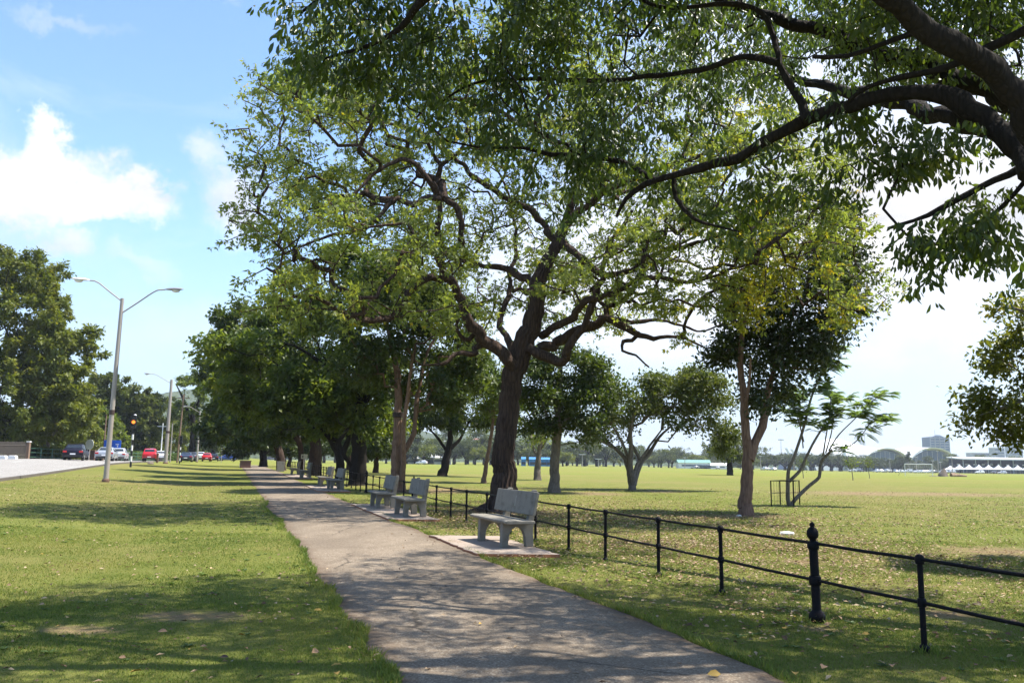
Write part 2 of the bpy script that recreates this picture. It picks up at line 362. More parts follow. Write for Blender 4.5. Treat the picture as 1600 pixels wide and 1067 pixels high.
# ------------------------------------------------------------------ trees
Z = lambda x, y, z: np.array([x, y, z])
def unit(a): return a/(np.linalg.norm(a, axis=-1, keepdims=True)+1e-9)
def smooth_line(P, Rr, step):
    """Catmull-Rom resampling of a hand-laid limb"""
    P = [np.array(p, float) for p in P]; o, r = [], []
    Q = [2*P[0]-P[1]]+P+[2*P[-1]-P[-2]]
    for i in range(len(P)-1):
        a, b, c, d = Q[i:i+4]; n = max(1, int(np.linalg.norm(c-b)/step))
        for k in range(n):
            t = k/n; o.append(.5*(2*b+(c-a)*t+(2*a-5*b+4*c-d)*t*t+(3*b-a-3*c+d)*t**3)); r.append(Rr[i]*(1-t)+Rr[i+1]*t)
    return np.array(o+[P[-1]]), np.array(r+[Rr[-1]])

def grow(limb_pts, limb_len, pts, bf, rng, sub=.5, gn=.13):
    """greedy spanning tree from the limbs to the crown points -> node pos, parent"""
    N0 = len(limb_pts); n = len(pts)
    D = np.linalg.norm(pts[:, None]-limb_pts[None], axis=2)
    cost = D+bf*limb_len[None]; par = cost.argmin(1); best = cost[np.arange(n), par]; bl = limb_len[par]+D[np.arange(n), par]
    pos = list(limb_pts); parent = [-1]*N0; L = list(limb_len); done = np.zeros(n, bool)
    for _ in range(n):
        b = np.where(done, 1e9, best); i = int(b.argmin()); done[i] = True
        a, p0, p1 = int(par[i]), pos[int(par[i])], pts[i]; e = np.linalg.norm(p1-p0); m = max(1, int(e/sub)); cur = a
        new = []
        off = rng.normal(0, 1, 3)*gn*e
        for k in range(1, m+1):
            t = k/m; q = p0+(p1-p0)*t+off*math.sin(math.pi*t)+(rng.normal(0, gn*sub*.7, 3) if k < m else 0)
            parent.append(cur); cur = len(pos); pos.append(q); L.append(L[a]+e*t); new.append(cur)
        for j in new:
            d = np.linalg.norm(pts-pos[j], axis=1); c = d+bf*L[j]; u = (~done) & (c < best)
            best[u] = c[u]; par[u] = j
    return np.array(pos), np.array(parent)

def radii(pos, parent, N0, rtip, ex):
    w = np.zeros(len(pos)); kids = np.zeros(len(pos), int)
    for i in range(N0, len(pos)): kids[parent[i]] += 1
    for i in range(len(pos)-1, N0-1, -1):
        if kids[i] == 0: w[i] = 1
        if parent[i] >= N0: w[parent[i]] += w[i]
    r = np.zeros(len(pos)); r[N0:] = rtip*w[N0:]**(1/ex); return r, kids

def edge_tubes(P0, P1, Ra, Rb, n):
    t = unit(P1-P0); P0 = P0-t*(Ra*.35)[:, None]
    a = np.where(np.abs(t[:, 2:3]) < .9, np.array([[0, 0, 1.]]), np.array([[1., 0, 0]])); u = unit(np.cross(t, a)); b = np.cross(t, u)
    an = np.arange(n)*2*math.pi/n; ring = u[:, None]*np.cos(an)[None, :, None]+b[:, None]*np.sin(an)[None, :, None]
    V = np.concatenate([P0[:, None]+ring*Ra[:, None, None], P1[:, None]+ring*Rb[:, None, None]], 1).reshape(-1, 3)
    k = np.arange(n); q = np.stack([k, (k+1) % n, n+(k+1) % n, n+k], -1)
    return V, (np.arange(len(P0))[:, None, None]*2*n+q[None]).reshape(-1, 4)

def blob_points(blobs, n, rng, shell=.45):
    """points in ellipsoids [(centre, (rx,ry,rz), weight)]; shell > 0 pushes them outward"""
    w = np.array([b[2]*(b[1][0]*b[1][1]*b[1][2])**.67 for b in blobs]); cnt = rng.multinomial(n, w/w.sum()); o = []
    for (c, r, _), k in zip(blobs, cnt):
        d = unit(rng.normal(size=(k, 3))); q = rng.random(k)**(1/3.)
        q = q*(1-shell)+shell*(.72+.28*rng.random(k)); o.append(np.array(c)+d*q[:, None]*np.array(r))
    return np.concatenate(o)

LEAF8 = np.array([[0, 0], [.30, .40], [.66, .5], [1, 0], [.66, -.5], [.30, -.40], [.34, 0], [.7, 0]])
LF = [(0, 6, 1), (1, 6, 7, 2), (2, 7, 3), (0, 5, 6), (5, 4, 7, 6), (4, 3, 7)]
def leaf_mesh(B, D, N, L, W, rnd, fine=False):
    """leaf blades: base B, axis D, face normal N"""
    D = unit(D); S = unit(np.cross(N, D)); N = np.cross(D, S); n = len(B)
    L = np.broadcast_to(L, n)[:, None]; W = np.broadcast_to(W, n)[:, None]
    if fine:
        V = np.zeros((n, 8, 3))
        for i, (a, s) in enumerate(LEAF8):
            V[:, i] = B+D*L*a+S*W*s+N*(W*(.22*abs(s)*2)-L*.16*a*a)
        o = np.arange(n)[:, None]*8
        T = np.concatenate([o+np.array(f)[None] for f in LF if len(f) == 3]); Q = np.concatenate([o+np.array(f)[None] for f in LF if len(f) == 4])
        return V.reshape(-1, 3), [T, Q], np.concatenate([np.tile(rnd, 4), np.tile(rnd, 2)])
    V = np.stack([B, B+D*L*.45+S*W*.5+N*W*.16, B+D*L-N*L*.08, B+D*L*.45-S*W*.5+N*W*.16], 1).reshape(-1, 3)
    o = np.arange(n)[:, None]*4
    return V, [np.concatenate([o+np.array([[0, 3, 2]]), o+np.array([[0, 2, 1]])])], np.tile(rnd, 2)

def palmate(P, A, size, rng, droop, k=5, fine=False, tint=None, wr=.42):
    sp = .85 if droop < 1 else .75; stalk = .12 if droop < 1 else .42
    """clusters of k leaflets round the petiole tip"""
    n = len(P); A = unit(A+np.array([0, 0, -droop])*.6); t = unit(np.cross(A, rng.normal(size=(n, 3)))); b = np.cross(A, t)
    ph = (np.arange(k)*2*math.pi/k)[None]+rng.random((n, 1))*6.28+rng.normal(0, .2, (n, k))
    rd = t[:, None]*np.cos(ph)[..., None]+b[:, None]*np.sin(ph)[..., None]
    d = rd*sp+A[:, None]*.5+np.array([0, 0, -droop])+rng.normal(0, .15, (n, k, 3))
    nn = np.cross(d, np.cross(A[:, None]+rd*.001, rd)); nn = A[:, None]-rd*.3+rng.normal(0, .25, (n, k, 3))
    L = (size*rng.uniform(.5, 1.2, (n, 1)))*rng.uniform(.6, 1.12, (n, k)); Bp = np.repeat(P[:, None], k, 1)+(rd-(0 if droop < 1 else .5)*np.array([0, 0, 1.]))*L[..., None]*stalk
    tn = (tint if tint is not None else rng.random(n))
    rnd = np.clip(tn[:, None]*.75+rng.random((n, k))*.25, 0, 1)
    f = lambda x: x.reshape(-1, 3)
    return leaf_mesh(f(Bp), f(d), f(nn), L.reshape(-1), L.reshape(-1)*wr, rnd.reshape(-1), fine)

def single(P, A, size, rng, droop, tint, wr=.5, fine=False):
    n = len(P); d = unit(A*.6+rng.normal(0, .75, (n, 3)))+np.array([0, 0, -droop]); nn = rng.normal(0, .6, (n, 3))+np.array([0, 0, 1.])
    L = size*rng.uniform(.6, 1.25, n)
    return leaf_mesh(P, d, nn, L, L*wr, np.clip(tint*.7+rng.random(n)*.3, 0, 1), fine)

def build_tree(name, base, limbs, blobs, n, leaf, mats, seed, label=None, cat='tree', group=None, bf=.25, rtip=.012, ex=2.3, sub=.5, gn=.13,
               nl=8000, lsize=.14, lspread=.25, droop=.35, style='single', fine=False, sides=5, shell=.45, wr=.5, clump=0, yellow=None, trunk_sides=12, thin=None, wob=.07, minr=0, kink=1.6, flute=0, cg=.17):
    """limbs: [(points, radii)] in world space; the tree's Empty stands at base"""
    rng = np.random.default_rng(seed); base = np.array(base, float)
    root = empty(name, base); tag(root, label, cat, group)
    trunk = MB(); LP, LL_ = [], []
    for li, (pts, rs) in enumerate(limbs):
        P, Rr = smooth_line(pts, rs, max(.12, sub*.5) if li else .12); q = np.arange(len(P))
        if kink:                                         # knots and kinks of old wood
            jn = np.stack([fbm(q*.45+9.1*li, q*0+3.7*k+seed, 2)-.5 for k in range(3)], -1); jn[:2] = 0
            P = P+jn*(np.minimum(Rr, .16)*kink*(1 if li else .35))[:, None]; Rr = Rr*(1+(fbm(q*.8+5*li, q*0+seed, 2)-.5)*.45*(1 if li else .3))
        trunk.tube(P-base, Rr, trunk_sides if Rr.max() > .06 else 7, wob=wob, flute=flute if li == 0 else 0)
        s = np.concatenate([[0], np.cumsum(np.linalg.norm(np.diff(P, axis=0), axis=1))]); k = max(1, int(sub*.6/(max(.12, sub*.5) if li else .12)))
        h0 = np.linalg.norm(P[0]-base)
        keep = np.arange(len(P)) >= (len(P)*(.5 if Rr[0] == max(l[1][0] for l in limbs) else .25))
        LP.append(P[keep][::k]); LL_.append((s+h0)[keep][::k])
    LP = np.concatenate(LP); LL_ = np.concatenate(LL_)
    if clump:
        cc = blob_points(blobs, clump, rng, shell); r = np.mean([b[1][0] for b in blobs])
        j = rng.integers(0, clump, n); pts = cc[j]+np.clip(rng.normal(0, 1, (n, 3)), -1.7, 1.7)*np.array([cg, cg, cg*.6])*r
    else: pts = blob_points(blobs, n, rng, shell)
    gmin = hgt(pts[:, 0], pts[:, 1]); pts = pts[pts[:, 2] > gmin+1.2]
    pos, par = grow(LP, LL_, pts, bf, rng, sub, gn); N0 = len(LP); r, kids = radii(pos, par, N0, rtip, ex)
    e = np.arange(N0, len(pos)); pa = par[e]; rp = np.where(pa >= N0, np.minimum(r[pa], r[e]*1.35), r[e]*1.25)
    vis = np.where(r[e] >= minr)[0]; e2 = e[vis]
    big = r[e2] > rtip*3.2
    Vs, Fs = [], []; off = 0
    for msk, k in ((big, max(6, sides)), (~big, max(3, sides-2))):
        if msk.any():
            V, Q = edge_tubes(pos[pa[vis][msk]]-base, pos[e2[msk]]-base, rp[vis][msk], r[e2[msk]], k); Vs.append(V); Fs.append(Q+off); off += len(V)
    me = trunk.mesh('trunk', mats[0], True)
    if Vs:                                               # limbs and twigs are one woody body
        bm = bmesh.new(); bm.from_mesh(me); bm.from_mesh(npmesh('twigs', np.concatenate(Vs), Fs, [mats[0]], smooth=True)); bm.to_mesh(me); bm.free()
    KIDS.setdefault(root.name, []).append(link('trunk', me, root))
    # leaves on the thin ends
    w = np.where(kids[e] == 0, 3., np.where(r[e] < rtip*1.9, 1., .12)); j = rng.choice(len(e), nl, p=w/w.sum())
    t = unit(pos[e]-pos[pa]); P = pos[e][j]*1.0-(pos[e]-pos[pa])[j]*rng.random((nl, 1))*.6+rng.normal(0, 1, (nl, 3))*lspread*np.array([1, 1, .8])
    A = t[j]+rng.normal(0, .5, (nl, 3))
    tint = np.clip(fbm(P[:, 0]*1.1+P[:, 2]*.7, P[:, 1]*1.1-P[:, 2]*.9, 3)*1.5-.25, 0, 1)*.6+rng.random(nl)*.4
    P = P-base
    ym = None
    def emit(sel):
        if style == 'palmate': return palmate(P[sel], A[sel], lsize, rng, droop, 5, fine, tint[sel], wr)
        return single(P[sel], A[sel], lsize, rng, droop, tint[sel], wr, fine)
    if yellow is None: groups = [(np.arange(nl), mats[1])]
    else:
        ym = yellow(P+base, rng); groups = [(np.where(~ym)[0], mats[1]), (np.where(ym)[0], mats[2])]
    Vs, Fs, As, mi, off = [], [], [], [], 0
    TT, QQ, AT, AQ, MT, MQ = [], [], [], [], [], []
    for gi, (sel, _) in enumerate(groups):
        if not len(sel): continue
        V, fl, at_ = emit(sel); Vs.append(V); o = 0
        for f in fl:
            a = at_[o:o+len(f)]; o += len(f)
            (TT if f.shape[1] == 3 else QQ).append(f+off); (AT if f.shape[1] == 3 else AQ).append(a); (MT if f.shape[1] == 3 else MQ).append(np.full(len(f), gi))
        off += len(V)
    Fl = [np.concatenate(TT)]+([np.concatenate(QQ)] if QQ else [])
    me = npmesh('crown', np.concatenate(Vs), Fl, [g[1] for g in groups], np.concatenate(AT+AQ), midx=np.concatenate(MT+MQ))
    KIDS[root.name].append(link('crown', me, root))
    return root

def pxl(pts, Y0, Y1=None):
    """limb given as image columns/rows, laid out in depth from Y0 to Y1"""
    n = len(pts); return [at(u, v, Y0 if Y1 is None else Y0+(Y1-Y0)*i/(n-1)) for i, (u, v) in enumerate(pts)]
def lin(a, b, n): return [a+(b-a)*i/(n-1) for i in range(n)]
def pb(u, v, Y, ru, rv, rd, w=1): s = Y/F_PX; return (at(u, v, Y), (ru*s, rd, rv*s), w)

# ---- the big tree behind the first bench
Y = 25.0; s_ = Y/F_PX
b0 = foot(790, Y); fb = [b0+np.array([0, 0, -.2]), b0+np.array([0, 0, .35])]
trunk = fb+pxl([(789, 745), (788, 706), (793, 650), (799, 600), (812, 560), (826, 520), (838, 478), (842, 440), (856, 405), (872, 378), (882, 350), (896, 305), (912, 250), (908, 190), (890, 130)], Y)
tr = [.60, .43, .34, .31, .30, .295, .31, .29, .25, .22, .19, .16, .14, .11, .085, .06, .035]
roots = [([b0+Z(.18*math.cos(a), .18*math.sin(a), .62), b0+Z(.42*math.cos(a), .42*math.sin(a), .22), b0+Z(.75*math.cos(a+.15), .75*math.sin(a+.15), .03), b0+Z(q*math.cos(a+.3), q*math.sin(a+.3), -.14)], [.2, .15, .10, .05]) for a, q in ((.2, 1.3), (1.3, 1.1), (2.5, 1.4), (3.5, 1.2), (4.4, 1.5), (5.3, 1.25))]
mm = [(trunk, tr),
 (pxl([(805, 575), (780, 549), (752, 534), (737, 512), (728, 482), (715, 456), (700, 433), (690, 396), (685, 362), (688, 335), (687, 310), (677, 284)], Y-.2, Y-2.5), lin(.24, .06, 12)),
 (pxl([(752, 534), (740, 551), (722, 549), (700, 562), (686, 571)], Y-.4, Y-1.6), lin(.12, .05, 5)),
 (pxl([(741, 522), (733, 531), (717, 525), (712, 508), (722, 489), (720, 478)], Y-.5, Y-1), lin(.09, .04, 6)),
 (pxl([(700, 435), (676, 436), (652, 446), (628, 475), (602, 501), (578, 491), (556, 470), (538, 450), (510, 452)], Y-1, Y-3.5), lin(.15, .04, 9)),
 (pxl([(604, 499), (570, 497), (544, 496), (516, 474), (478, 462), (440, 470)], Y-2.8, Y-5), lin(.10, .03, 6)),
 (pxl([(688, 311), (670, 310), (644, 319), (621, 310), (606, 321), (590, 342), (565, 359), (520, 366), (482, 381), (440, 398)], Y-2.3, Y-3.5), lin(.11, .025, 10)),
 (pxl([(690, 396), (720, 380), (712, 330), (676, 292), (650, 255), (625, 250), (584, 272), (560, 300), (527, 316), (470, 330)], Y-1, Y-4), lin(.12, .025, 10)),
 (pxl([(838, 445), (812, 430), (782, 422), (748, 413), (726, 409), (700, 400), (660, 380)], Y, Y+3), lin(.15, .03, 7)),
 (pxl([(815, 560), (795, 530), (784, 508), (793, 469), (797, 426), (806, 385), (800, 330), (780, 270), (740, 220)], Y+.3, Y+4), lin(.14, .03, 9)),
 (pxl([(826, 545), (848, 553), (864, 564), (880, 562), (899, 530), (922, 488), (937, 450), (940, 415), (960, 370), (990, 330)], Y-.2, Y-2.5), lin(.2, .05, 10)),
 (pxl([(842, 545), (881, 524), (916, 512), (942, 499), (963, 506), (998, 521), (1019, 530), (1041, 525), (1071, 530), (1098, 541)], Y, Y-1), lin(.2, .03, 10)),
 (pxl([(942, 499), (968, 502), (993, 502), (1028, 500), (1062, 507), (1097, 517), (1130, 505)], Y-.3, Y+2), lin(.1, .025, 7)),
 (pxl([(998, 520), (990, 530), (976, 532), (974, 547), (993, 555), (1015, 573)], Y-.4, Y-1.2), lin(.08, .03, 6)),
 (pxl([(846, 525), (872, 510), (899, 487), (920, 469), (968, 456), (998, 439), (1030, 433), (1075, 440), (1130, 425), (1180, 410)], Y+.3, Y-5), lin(.16, .03, 10)),
 (pxl([(876, 378), (905, 400), (942, 426), (985, 420), (1030, 395), (1090, 380), (1150, 360), (1220, 350)], Y, Y-2.5), lin(.16, .03, 8)),
 (pxl([(884, 350), (930, 310), (980, 285), (1040, 260), (1110, 240), (1180, 230)], Y, Y-3), lin(.15, .03, 6)),
 (pxl([(905, 270), (870, 230), (810, 190), (750, 165), (680, 150), (600, 150)], Y, Y-2.5), lin(.13, .03, 6)),
 (pxl([(905, 270), (960, 200), (1020, 150), (1070, 110)], Y, Y+2), lin(.1, .03, 4)),
 (pxl([(870, 380), (830, 330), (760, 290), (700, 240), (640, 200), (560, 190), (500, 200)], Y+.3, Y+3.5), lin(.14, .03, 7))]
mm = [(p, [k*.85 for k in r]) if i else (p, r) for i, (p, r) in enumerate(mm)]+roots
blobs = [pb(520, 230, Y-2, 140, 115, 4.0, 1.1), pb(455, 330, Y-2.5, 80, 90, 3, .8), pb(600, 130, Y-1.5, 170, 70, 4.0, .9), pb(800, 120, Y, 180, 95, 5, .9), pb(560, 400, Y-3, 190, 65, 3.5, .55), pb(470, 470, Y-4, 100, 40, 2.5, .6),
         pb(700, 300, Y+2, 150, 110, 4, .6), pb(770, 410, Y+3.5, 140, 85, 2.5, .6), pb(900, 470, Y+3.5, 120, 60, 2.5, .4), pb(740, 500, Y+3, 80, 50, 2, .35), pb(860, 340, Y+2.5, 90, 60, 2.5, .5), pb(1000, 200, Y-1, 190, 110, 5, .9), pb(1180, 290, Y-3, 130, 90, 4, 1.1), pb(1225, 380, Y-3.5, 115, 95, 2.6, 1.15), pb(1080, 400, Y-3, 140, 85, 3, 1.0), pb(930, 400, Y-2.5, 120, 80, 3.5, .5), pb(1030, 490, Y-1, 90, 45, 2.5, .35), pb(650, 480, Y-3.5, 120, 50, 2.5, .45), pb(1295, 460, Y-3.5, 65, 50, 1.6, .8), pb(1175, 475, Y-3.5, 70, 45, 1.5, .6)]
def yel(P, rng):
    u = (P[:, 0]-6.0)/1.7; v = (P[:, 2]-6.0)/1.3
    return rng.random(len(P)) < np.clip(.05+.85*np.exp(-u*u-v*v)+.22*sm((P[:, 0]-2)/5), 0, .9)*np.where(fbm(P[:, 0]*.9, P[:, 2]*.9, 2) > .47, 1, .3)
MAIN = build_tree('spreading_tree', b0, mm, blobs, 3600, None, (M['bark'], M['lf_main'], M['lf_yel']), 3, 'large spreading tree with a thick furrowed trunk right behind the nearest bench',
           bf=.16, rtip=.0125, ex=2.25, sub=.32, gn=.19, nl=33000, lsize=.145, lspread=.18, droop=.5, style='palmate', sides=6, shell=.4, wr=.42, yellow=yel, clump=1100, trunk_sides=56, wob=.035, kink=2.6, flute=.075)

# ---- the near tree whose limbs hang over the path (its trunk stands just outside the frame)
tx, ty = 7.3, 7.4
tb = np.array([tx, ty, gz(tx, ty)])
near = [([tb+Z(0, 0, -.2), tb+Z(0, 0, .4), tb+Z(.05, .02, 1.5), tb+Z(0, .05, 2.5), tb+Z(-.1, 0, 3.4), tb+Z(.2, -.2, 5), tb+Z(.6, -.4, 7)], [.62, .45, .38, .37, .32, .24, .12]),
 ([tb+Z(-.05, .05, 2.3), tb+Z(-.7, .05, 3.0)]+pxl([(1640, 285), (1598, 226), (1553, 190), (1502, 158), (1460, 146), (1408, 150), (1345, 163), (1266, 186), (1187, 226), (1114, 257), (1051, 275), (1010, 288), (977, 312), (964, 338)], 7.2, 9.8), [.22, .15]+lin(.115, .02, 14)),
 ([tb+Z(-.05, -.05, 2.8), tb+Z(-.7, -.3, 3.6)]+pxl([(1660, 245), (1600, 173), (1555, 121), (1497, 87), (1439, 37), (1382, -2), (1320, -60), (1240, -120), (1150, -160)], 6.9, 6.2), [.22, .17]+lin(.125, .05, 9)),
 (pxl([(1262, 188), (1252, 165), (1240, 142), (1219, 102), (1208, 63), (1187, 21), (1135, 6), (1072, 13), (1019, 8), (960, -20)], 8.5, 9.6), lin(.052, .018, 10)),
 (pxl([(1214, 99), (1190, 92), (1161, 89), (1109, 106), (1030, 118), (925, 126), (820, 123), (740, 130), (690, 160)], 8.8, 9.8), lin(.046, .012, 9)),
 (pxl([(1022, 282), (1000, 268), (972, 255), (914, 243), (862, 241), (820, 231), (760, 231), (700, 222)], 9.5, 9.9), lin(.04, .012, 8)),
 (pxl([(1053, 280), (1056, 310), (1082, 341), (1114, 352), (1156, 362)], 9.4, 9.2), lin(.03, .010, 5)),
 ([tb+Z(-.2, .1, 3.2)]+pxl([(1680, 230), (1600, 265), (1518, 299), (1450, 336), (1387, 357)], 7.6, 8.2), [.08]+lin(.045, .016, 5)),
 (pxl([(1600, 285), (1560, 330), (1500, 372), (1440, 385)], 7.6, 8.2), lin(.022, .010, 4)),
 ([tb+Z(.1, -.1, 4)]+pxl([(1700, 10), (1600, 47), (1502, 97), (1429, 118), (1345, 142), (1290, 200)], 7.2, 8.6), [.09]+lin(.052, .018, 6)),
 (pxl([(1470, 60), (1460, 42), (1403, 60), (1324, 87), (1270, 90)], 6.7, 7.3), lin(.035, .015, 5)),
 (pxl([(1300, -80), (1160, -70), (1000, -85), (860, -60), (720, -25), (660, 0), (622, 48), (570, 75), (510, 90)], 6.3, 8.6), lin(.09, .015, 9)),
 (pxl([(860, -60), (760, -80), (640, -60), (540, -30), (470, 20)], 7.4, 8.4), lin(.05, .015, 5)),
 ([tb+Z(0, 0, 3.5), Z(6, 9, 5.5), Z(4.5, 10.2, 7), Z(2.5, 11, 8.2)], [.2, .15, .1, .04]),
 ([tb+Z(0, .1, 3.6), Z(6.9, 9.4, 5.2), Z(6.2, 12, 6.9), Z(5.4, 14.4, 8.5), Z(4.6, 15.6, 9.2)], [.2, .16, .12, .08, .03]),
 ([tb+Z(.2, -.2, 4.5), Z(5.5, 5, 6.6), Z(3, 3.4, 8), Z(0, 3, 8.8)], [.2, .15, .1, .04]),
 ([tb+Z(.1, -.1, 4.2), Z(4.5, 7, 7.2), Z(1.5, 6.8, 8.4), Z(-1.5, 6.5, 8.8)], [.2, .15, .1, .04])]
nb = [pb(560, 40, 8.4, 130, 95, .9, .75), pb(480, 60, 8.5, 60, 60, .6, .6), pb(690, 110, 9.2, 130, 90, .9, .6), pb(850, 160, 9.8, 130, 120, 1.0, .6), pb(940, 265, 10, 130, 75, .8, .6), pb(1050, 120, 11, 150, 110, 1.2, .45),
      pb(1120, 290, 9.6, 110, 70, .7, .5), pb(1200, 60, 14, 170, 90, 1.4, .42), pb(1290, 110, 15.4, 130, 90, 1.6, .5), pb(1120, 60, 13, 130, 90, 1.4, .35), pb(1250, 270, 9.2, 80, 60, .7, .5), pb(1440, 50, 8.6, 170, 80, 1.0, .55), pb(1340, 190, 8.8, 90, 50, .7, .4), pb(1490, 240, 8.2, 120, 60, .7, .55),
      pb(1550, 360, 7.9, 85, 75, .55, .9), pb(1430, 395, 8.2, 48, 45, .35, .8), pb(1400, 290, 8.4, 50, 45, .4, .4), pb(760, 20, 8.9, 160, 70, 1, .55), pb(930, 20, 9.4, 150, 70, 1, .55),
      (Z(2.6, 9.6, 8.4), (4.2, 2.4, 1.2), 1.0), (Z(1.0, 5.4, 8.6), (5.2, 4.4, 1.5), 1.1), (Z(6.0, 4.5, 8.4), (3.4, 3.6, 1.5), .9), (Z(6.8, 9.0, 7.6), (3.0, 2.6, 1.6), 1.0)]
build_tree('overhanging_tree', tb, near, nb, 3600, None, (M['bark_dark'], M['lf_near']), 8, 'dark leafy tree whose heavy limbs arch over the near path, trunk out of view',
           bf=.18, rtip=.0042, ex=2.2, sub=.22, gn=.16, nl=29500, lsize=.13, lspread=.15, droop=1.1, style='palmate', fine=True, sides=6, shell=.3, wr=.36, trunk_sides=16, wob=.04)

# ---- other trees ------------------------------------------------
def gtree(name, label, u, Y, limbs, blobs, n, nl, ls, mats, seed, gl=None, base=None, **k):
    """limbs: pixel polylines at distance Y with (first radius, last radius); blobs as pixels"""
    b = foot(u, Y) if base is None else base; L = []
    for i, (pts, ra, rb_) in enumerate(limbs):
        P = pxl(pts, Y, Y+(0 if i == 0 else random.Random(seed*31+i).uniform(-.07, .07)*min(Y, 40)*.6))
        Rr = lin(ra, rb_, len(P))
        if i == 0 or (len(pts) > 1 and pts[0][1] > 9000): P = [b+Z(0, 0, -.2), b+Z(0, 0, .25)]+P; Rr = [ra*1.45, ra*1.12]+Rr
        L.append((P, Rr))
    bl = [pb(q[0], q[1], Y+(q[5] if len(q) > 5 else 0), q[2], q[3], q[4], 1) for q in blobs]
    return build_tree(name, b, L, bl, n, None, mats, seed, label, 'tree', gl, nl=nl, lsize=ls, **k)

D = dict(bf=.3, rtip=.012, sub=.6, gn=.12, sides=5, droop=.3, clump=90)
row = (M['bark_red'], M['lf_row']); drk = (M['bark_dark'], M['lf_dark']); gry = (M['bark_grey'], M['lf_row'])
T = 'trees lining the footpath'
TW = gtree('leaning_tree', 'slender twin stemmed tree with a dark band behind the second pair of benches', 622, 37, [([(619, 715), (621, 660), (622, 600), (612, 540), (600, 490)], .22, .08), ([(630, 772), (629, 735), (631, 690), (634, 640), (640, 590), (650, 530)], .14, .06), ([(632, 705), (645, 678), (655, 610), (664, 560), (690, 510)], .13, .05), ([(656, 640), (668, 632), (685, 622)], .04, .02)],
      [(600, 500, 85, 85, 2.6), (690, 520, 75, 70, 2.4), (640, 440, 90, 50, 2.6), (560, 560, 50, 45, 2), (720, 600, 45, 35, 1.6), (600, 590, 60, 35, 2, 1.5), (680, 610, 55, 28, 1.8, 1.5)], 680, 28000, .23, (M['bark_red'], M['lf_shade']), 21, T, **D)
q = at(621.5, 648, 37)-np.array(TW.location); part('band', MB().lathe([(.205, -.12), (.235, -.1), (.235, .1), (.205, .12)], tuple(q), 16), plain('dark_strap', (.025, .014, .01), .8), TW)
gtree('broad_trunk_tree', 'tall tree with a thick dark fluted trunk beside the third pair of benches', 560, 44, [([(561, 712), (560, 680), (564, 630), (562, 580), (548, 520), (530, 470)], .42, .14), ([(563, 640), (585, 590), (610, 530)], .2, .08), ([(558, 660), (535, 620), (505, 570), (460, 540)], .18, .06), ([(557, 748), (551, 730), (540, 715), (530, 690), (545, 665), (560, 640)], .12, .1)],
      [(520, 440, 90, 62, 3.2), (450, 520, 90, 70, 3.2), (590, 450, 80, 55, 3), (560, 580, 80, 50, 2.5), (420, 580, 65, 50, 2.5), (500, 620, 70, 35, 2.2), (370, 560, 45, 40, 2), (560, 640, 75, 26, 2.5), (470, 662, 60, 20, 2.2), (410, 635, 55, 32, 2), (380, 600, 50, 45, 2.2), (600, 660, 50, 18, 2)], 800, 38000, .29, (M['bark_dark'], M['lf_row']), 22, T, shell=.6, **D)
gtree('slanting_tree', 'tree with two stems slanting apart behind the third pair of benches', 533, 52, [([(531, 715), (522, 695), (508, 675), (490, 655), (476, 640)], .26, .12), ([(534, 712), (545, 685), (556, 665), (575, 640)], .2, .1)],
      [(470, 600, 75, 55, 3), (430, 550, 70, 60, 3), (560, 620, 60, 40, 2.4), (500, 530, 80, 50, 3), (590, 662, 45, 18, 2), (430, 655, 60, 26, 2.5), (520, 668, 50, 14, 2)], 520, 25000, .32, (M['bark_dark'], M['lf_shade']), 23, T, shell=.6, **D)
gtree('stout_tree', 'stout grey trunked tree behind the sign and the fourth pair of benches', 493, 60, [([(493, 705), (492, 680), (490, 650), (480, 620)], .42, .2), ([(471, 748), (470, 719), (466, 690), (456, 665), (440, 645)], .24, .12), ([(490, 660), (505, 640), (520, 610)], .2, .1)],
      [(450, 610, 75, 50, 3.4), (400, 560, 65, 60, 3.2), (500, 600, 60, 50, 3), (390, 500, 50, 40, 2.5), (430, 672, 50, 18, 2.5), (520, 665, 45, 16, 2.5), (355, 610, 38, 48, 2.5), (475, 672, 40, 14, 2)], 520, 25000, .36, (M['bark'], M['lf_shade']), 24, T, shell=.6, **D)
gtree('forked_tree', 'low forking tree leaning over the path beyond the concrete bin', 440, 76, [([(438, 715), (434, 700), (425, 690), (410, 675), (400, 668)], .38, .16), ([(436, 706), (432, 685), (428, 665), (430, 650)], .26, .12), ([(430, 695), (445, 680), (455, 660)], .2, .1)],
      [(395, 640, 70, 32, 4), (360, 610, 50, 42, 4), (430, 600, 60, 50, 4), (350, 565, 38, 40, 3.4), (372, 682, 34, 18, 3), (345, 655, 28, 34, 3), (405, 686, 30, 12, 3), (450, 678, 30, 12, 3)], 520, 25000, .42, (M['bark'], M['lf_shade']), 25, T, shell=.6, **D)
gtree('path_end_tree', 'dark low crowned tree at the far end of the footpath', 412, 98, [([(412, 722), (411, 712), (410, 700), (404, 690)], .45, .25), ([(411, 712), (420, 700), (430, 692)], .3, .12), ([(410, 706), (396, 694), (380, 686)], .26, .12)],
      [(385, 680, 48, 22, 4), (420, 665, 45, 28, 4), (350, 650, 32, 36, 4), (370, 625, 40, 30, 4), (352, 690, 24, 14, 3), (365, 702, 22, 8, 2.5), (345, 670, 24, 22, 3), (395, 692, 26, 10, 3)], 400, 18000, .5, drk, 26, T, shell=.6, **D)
F_ = 'scattered trees on the grass field'
